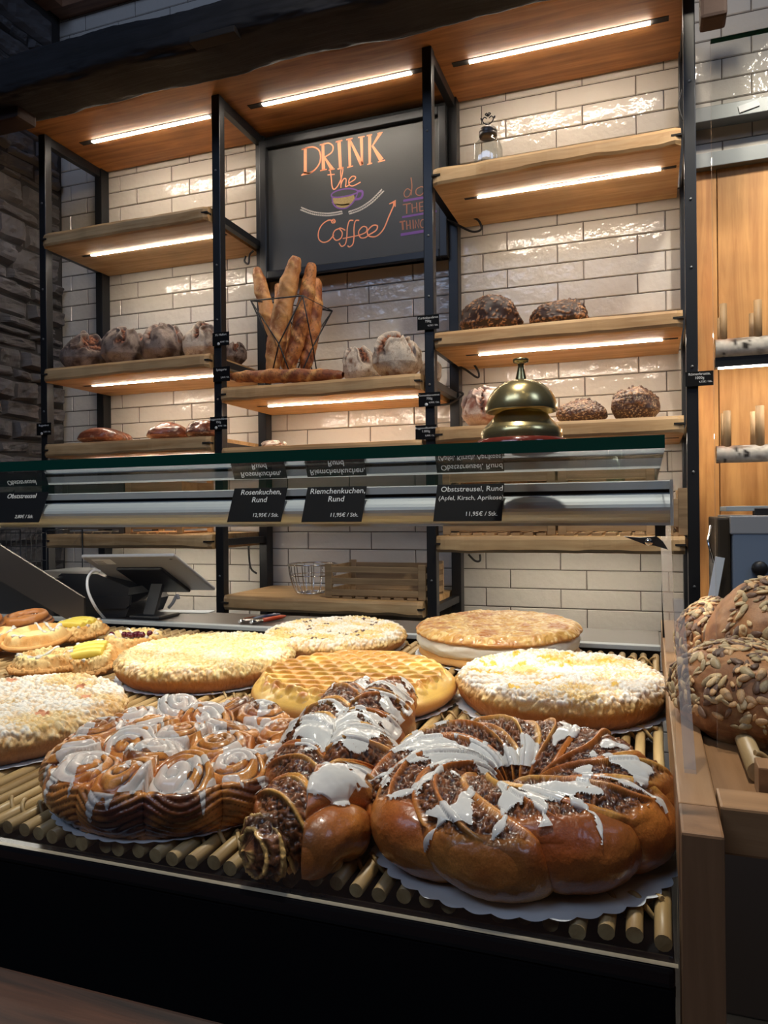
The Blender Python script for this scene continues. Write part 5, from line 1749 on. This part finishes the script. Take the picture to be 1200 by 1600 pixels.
# ------------------------------------------------------------------ bell on the glass top
yb = .75
cb = un(815, 690, y=yb)
zg = zt1 + .0004
e = empty('service_bell', (cb[0], yb, zg), label='brass counter bell with a push button on a reddish polished base', cat='bell')
Z = lambda py: un(815, py, y=yb)[2] - zg
Rp = lambda px: abs(un(px, 640, y=yb)[0] - cb[0])
rp_ = Rp(892) * .97
MB().lathe([(0, 0), (rp_ * .96, 0), (rp_, .006), (rp_ * 1.0, Z(694)), (rp_ * .93, Z(688)), (rp_ * .6, Z(683)), (0, Z(683))], 64).build('base_disc', K['redwood'], e)
r1, r2 = Rp(881) * .97, Rp(857) * .97
MB().lathe([(r1 * .98, Z(688)), (r1, Z(682)), (r1 * .985, Z(672)), (r1 * .93, Z(669)), (r2 * 1.06, Z(652)), (r2, Z(648)), (r2 * .75, Z(642)), (0, Z(640))], 64).build('skirt', K['brass'], e)
rd = Rp(873) * .97
zb0, zt_ = Z(643), Z(596)
prof = [(rd * .98, zb0 - .0005), (rd, zb0), (rd * 1.0, zb0 + .0016)]
for k in range(1, 15):
    a = k / 15 * pi / 2
    prof.append((rd * cos(a) ** .82, zb0 + .0016 + (zt_ - zb0) * sin(a) ** 1.1))
prof += [(rd * .2, zt_ + .0012), (.0055, zt_ + .0022)]
inner = [(rd * .95, zb0 - .0005), (rd * .9, zb0 + (zt_ - zb0) * .4), (rd * .5, zb0 + (zt_ - zb0) * .8), (0, zt_ - .001)]
MB().lathe(inner[::-1] + prof, 72).build('dome', K['brass'], e)
MB().lathe([(.0058, zt_ + .002), (.0046, zt_ + .007), (.0034, zt_ + .013), (.0030, Z(572)), (.0036, Z(570)), (.0032, Z(568)), (.0075, Z(566)), (.0082, Z(563)), (.0078, Z(561)), (0, Z(560))], 32).build('push_button', K['brass'], e)

# ------------------------------------------------------------------ worktop things
zw = zs + .0004
# tablet on its stand, seen from behind
yt, ybm = 1.15, 1.285
TL, TR = un(124, 867, y=yt), un(276, 868, y=yt)
BL, BR = un(203, 921, y=ybm), un(333, 919, y=ybm)
ec = (BL + BR) / 2
base = un(236, 965, z=zw)
e = empty('tablet_on_stand', (base[0], base[1], zw), label='grey tablet on a black stand seen from behind, at the till', cat='tablet')
org = np.array([base[0], base[1], zw])
P = np.array([TL, TR, BR, BL]); ctr = P.mean(0)
ux = (TR - TL + BR - BL); ux /= np.linalg.norm(ux); uy = (TL - BL + TR - BR); uy -= ux * (uy @ ux); uy /= np.linalg.norm(uy); uz = np.cross(ux, uy)
W_, H_ = np.linalg.norm(TR - TL + BR - BL) / 2, np.linalg.norm(TL - BL + TR - BR) / 2
Mt = Matrix([[ux[i], uy[i], uz[i], ctr[i] - org[i]] for i in range(3)] + [[0, 0, 0, 1]])
sgn = -1 if uz[1] > 0 else 1       # side facing the customer
MB().box((-W_ / 2, -H_ / 2, -.0035), (W_ / 2, H_ / 2, .0035), bev=.003, M=Mt).build('tablet_body', K['tablet'], e)
MB().box((-W_ / 2 + .008, -H_ / 2 + .008, -sgn * .0036), (W_ / 2 - .008, H_ / 2 - .008, -sgn * .0042), M=Mt).build('screen', K['plastic'], e)
stk = MB().box((-W_ / 2 + .018, H_ / 2 - .03, sgn * .0036), (-W_ / 2 + .062, H_ / 2 - .010, sgn * .0040), M=Mt).build('sticker', K['paper'], e)
b = MB()
for k in range(3): b.box((-W_ / 2 + .021, H_ / 2 - .016 - k * .005, sgn * .0041), (-W_ / 2 + .042, H_ / 2 - .0172 - k * .005, sgn * .0043), M=Mt)
b.build('sticker_print', K['plastic'], stk)
MB().box((-.052, -H_ / 2 + .004, sgn * .0036), (.052, .035, sgn * .010), bev=.004, M=Mt).build('mount_plate', K['plastic'], e)
MB().lathe([(0, 0), (.0035, 0), (.003, .001), (0, .001)], 12).build('camera_lens', K['plastic'], e, loc=tuple(np.array(Mt @ Vector((W_ / 2 - .012, H_ / 2 - .012, sgn * .0037)))))
top = np.array(Mt @ Vector((0, -.03, sgn * .010)))
s0, s1 = np.array([-.006, 0, .006]), top
b = MB(); wv = np.array([.013, 0, 0]); tv = np.array([0, .008, 0])
b.add([s0 - wv, s0 + wv, s1 + wv, s1 - wv, s0 - wv + tv, s0 + wv + tv, s1 + wv + tv, s1 - wv + tv], [(0, 1, 2, 3), (7, 6, 5, 4), (0, 4, 5, 1), (1, 5, 6, 2), (2, 6, 7, 3), (3, 7, 4, 0)])
b.build('arm', K['plastic'], e)
MB().box((-.035, -.022, 0), (.035, .045, .006), bev=.002).build('stand_base', K['plastic'], e)
cbl = smooth([un(157, 893, y=1.17), un(146, 892, y=1.16), un(137, 904, y=1.15), un(138, 925, y=1.14), un(150, 950, y=1.15), un(164, 967, y=1.19)], 7); c = cbl[-1].copy()
tag(MB().tube(cbl - c, .0027, 8).build('cable', K['cablew'], loc=tuple(c)), 'white charging cable curving down from the tablet', 'cable')
# payment printer and till
c = un(150, 963, z=zw)
e = empty('receipt_printer', (c[0], c[1] + .05, zw), label='black receipt printer with a sloping front, left of the tablet stand', cat='printer')
q = lambda u, v, y=c[1]: np.array([un(u, v, y=y)[0] - c[0], un(u, v, y=y)[2] - zw])
MB().prism([q(92, 968), q(196, 964), q(205, 942), q(200, 930), q(202, 918), q(152, 897), q(96, 896), q(84, 905)], -.05, .07, axis=1).build('printer_body', plain('printer_black', (.018, .018, .02), .35), e)
MB().prism([q(112, 936), q(206, 930), q(205, 945), q(200, 950), q(112, 952)], -.056, -.05, axis=1).build('paper_flap', K['plastic'], e)
p0, p1 = un(-60, 965, z=zw), un(84, 965, z=zw)
o = MB().box((-.14, -.06, 0), (.09, .08, un(60, 903, y=p1[1])[2] - zw), bev=.004).build('till', K['plastic'], loc=((p1[0] - .10), p1[1] + .07, zw))
tag(o, 'low black till box at the left edge behind the slanting metal plate', 'till')
c = un(130, 893, y=1.5)
o = MB().box((-.13, -.05, -.006), (.16, .12, .0), bev=.002).build('flat_screen_edge', plain('pale_strip', s2l(120, 124, 124), .4, .3), loc=tuple(c))
tag(o, 'thin grey panel edge above the printer', 'panel')
MB().box((-.012, .04, FLOOR - float(c[2])), (.012, .06, -.006)).build('foot', K['plastic'], o)
# sheets of paper and pens
c = un(290, 956, z=zw)
o = MB().box((-.055, -.018, 0), (.055, .02, .0012)).build('paper_sheet', K['paper'], loc=(c[0], c[1], zw), rot=(0, 0, .2))
tag(o, 'white paper lying on the worktop right of the tablet stand', 'paper')
c = un(268, 952, z=zw)
P = smooth([(0, 0, .004), (.01, .0, .014), (.018, .004, .030), (.022, .004, .022)], 6)
tag(MB().tube(P, .0035, 8).build('cord', plain('grey_cord', s2l(120, 120, 124), .4), loc=(c[0], c[1] - .01, zw + .001)), 'short grey cord end sticking up beside the tablet stand', 'cord')
for (a_, b_, m_, la) in (((392, 973), (447, 963), 'penred', 'orange and silver ballpoint pen on the worktop'), ((374, 972), (438, 960), 'penblue', 'dark blue and silver ballpoint pen behind the orange one')):
    p, q2 = un(*a_, z=zw + .004), un(*b_, z=zw + .004); d = q2 - p; L = np.linalg.norm(d); rz_ = math.atan2(d[1], d[0])
    e = empty('pen', (p[0], p[1], zw), rz_, label=la, cat='pen')
    MB().tube([(L * .3, 0, .0045), (L * .85, 0, .0045), (L * .97, 0, .0045), (L, 0, .0045)], [.0042, .0042, .002, .0008], 12).build('barrel', K[m_], e)
    MB().tube([(0, 0, .0045), (.004, 0, .0045), (.006, 0, .0045), (L * .3, 0, .0045)], [.003, .0036, .0042, .0042], 12).build('silver_grip', K['chrome'], e)
    MB().box((.01, -.0012, .009), (L * .36, .0012, .0102)).build('clip', K['chrome'], e)
# wire rack standing far left behind the till
e = empty('wire_rack', (-2.42, 2.36, -.42), label='dark wire mesh rack at the far left behind the till', cat='rack')
b = MB()
for k in range(14): b.tube([(-.2 + k * .026, 0, 0), (-.2 + k * .026, 0, .36)], .0016, 5)
for k in range(7): b.tube([(-.2, 0, .02 + k * .055), (.14, 0, .02 + k * .055)], .0016, 5)
b.build('mesh_front', K['black'], e)
b = MB()
for x in (-.2, .14):
    b.tube([(x, .0, 0), (x, .2, 0)], .003, 6); b.tube([(x, .0, .36), (x, .2, .36)], .003, 6); b.tube([(x, .2, 0), (x, .2, .36)], .003, 6)
b.build('side_wires', K['black'], e)
tag(box('low_cabinet', (-2.70, 2.1, FLOOR), (-1.7, 2.55, -.421), K['blackmatte']), 'black low cabinet behind the till at far left', 'cabinet')

# ------------------------------------------------------------------ seeded loaves at the right
ZD = ZR - .006


def bigloaf(cx, cy, cz, hw, hd, hz, rot, seed, label, ns, seedsel):
    P, Q = sphere_grid(150, 90); P = P.copy()
    P *= (1 + (fbm(P, 1.4, seed, 2) - .5)[:, None] * .2)
    V = P * np.array([hw, hd, hz])
    N = normals(V, Q)
    V = V + N * ((fbm(P, 6, seed) - .5) * .002)[:, None]
    C = lerp(A(176, 122, 76), A(132, 84, 50), sm(fbm(P, 3, seed + 1), .35, .65)); C = lerp(C, A(186, 138, 92), sm(fbm(P, 12, seed + 2), .5, .7) * .6)
    e = empty('seeded_bread', (cx, cy, cz), label=label, cat='bread', group='big seeded loaves at the right')
    e.rotation_euler = rot
    qmesh('crust', V, Q, C, K['crust'], e)
    rg = np.random.default_rng(seed)
    pool = np.nonzero(seedsel(P))[0]
    sv, sf = sphere_grid(10, 6)
    VV, QQ, CC = [], [], []
    cols = [A(196, 172, 130), A(224, 192, 142), A(128, 98, 78), A(112, 86, 70), A(172, 150, 112), A(214, 170, 120)]
    for i, c_ in enumerate(rg.choice(pool, ns)):
        n_ = N[c_]; t = np.cross(n_, rg.normal(size=3)); t /= np.linalg.norm(t); b_ = np.cross(n_, t)
        L = rg.uniform(.0042, .0066) * (1 if rg.random() > .3 else .6); w_ = L * rg.uniform(.42, .6); h_ = L * .24
        q = sv.copy(); q[:, 1] *= (1 - .35 * q[:, 0])
        n2 = n_ + rg.normal(0, .22, 3); n2 /= np.linalg.norm(n2); t = t - n2 * (t @ n2); t /= np.linalg.norm(t); b_ = np.cross(n2, t)
        VV.append(V[c_] + n_ * h_ * .5 + q[:, :1] * L * t + q[:, 1:2] * w_ * b_ + q[:, 2:] * h_ * n2)
        QQ.append(sf + len(sv) * i); CC.append(np.repeat(cols[rg.integers(len(cols))][None] * rg.uniform(.85, 1.15), len(sv), 0))
    o = qmesh('seeds', np.concatenate(VV), np.concatenate(QQ), np.concatenate(CC), K['seed'], e)
    tag(o, kind='stuff')
    return e


l1 = un(1160, 1060, y=.62); l2 = un(1185, 950, y=.73); l3 = un(1098, 1000, y=.80)
bigloaf(l1[0] + .006, .62, -.140, .056, .066, .038, (0, .10, .3), 5, 'big seeded loaf in front at the right, nearest the clear glass sheet', 780, lambda P: (P[:, 2] > -.35))
bigloaf(l2[0] + .006, .735, -.112, .046, .064, .050, (.1, .55, -.2), 6, 'seeded loaf leaning upright behind the front one at the right edge', 640, lambda P: (P[:, 0] * .7 + P[:, 2] * .6 - P[:, 1] * .5 > -.05))
bigloaf(l3[0] + .012, .82, -.135, .036, .05, .042, (0, 0, .2), 7, 'oat covered loaf just showing behind the two big seeded loaves', 500, lambda P: P[:, 2] > -.5)
e = empty('rattan_mat', (.11, y2 + .06, ZD + .007), label='rattan rod mat under the big seeded loaves at right', cat='mat')
for k in range(8):
    MB().tube([(-.050 + k * .0205, 0, 0), (-.050 + k * .0205, .3, 0)], .0062, 12).build('rod', K['cane'], e)
b = MB(); t = np.linspace(0, 7, 80)
for ph in (0, pi): b.tube(np.stack([-.050 + t * .0205, .014 + 0 * t + .004 * np.sin(pi * t + ph), .0078 * np.cos(pi * t + ph)], 1), .0019, 6)
b.build('binding', K['cane'], e)
for i, x in enumerate((.085, .125)):
    pass
o = MB().box((0, 0, 0), (.06, .02, .018), bev=.001).build('wood_block', K['rail'], loc=(float(un(1180, 1205, y=y2 + .05)[0]), y2 + .035, ZR - .006))
tag(o, 'small wooden block on the base board behind the glass sheet', 'block')

# ------------------------------------------------------------------ lift the whole place so that the floor is at zero
for o in list(sc.objects):
    if o.parent is None:
        o.location.z += EYE
cam.matrix_world = Matrix.Translation((0, 0, EYE)) @ M4
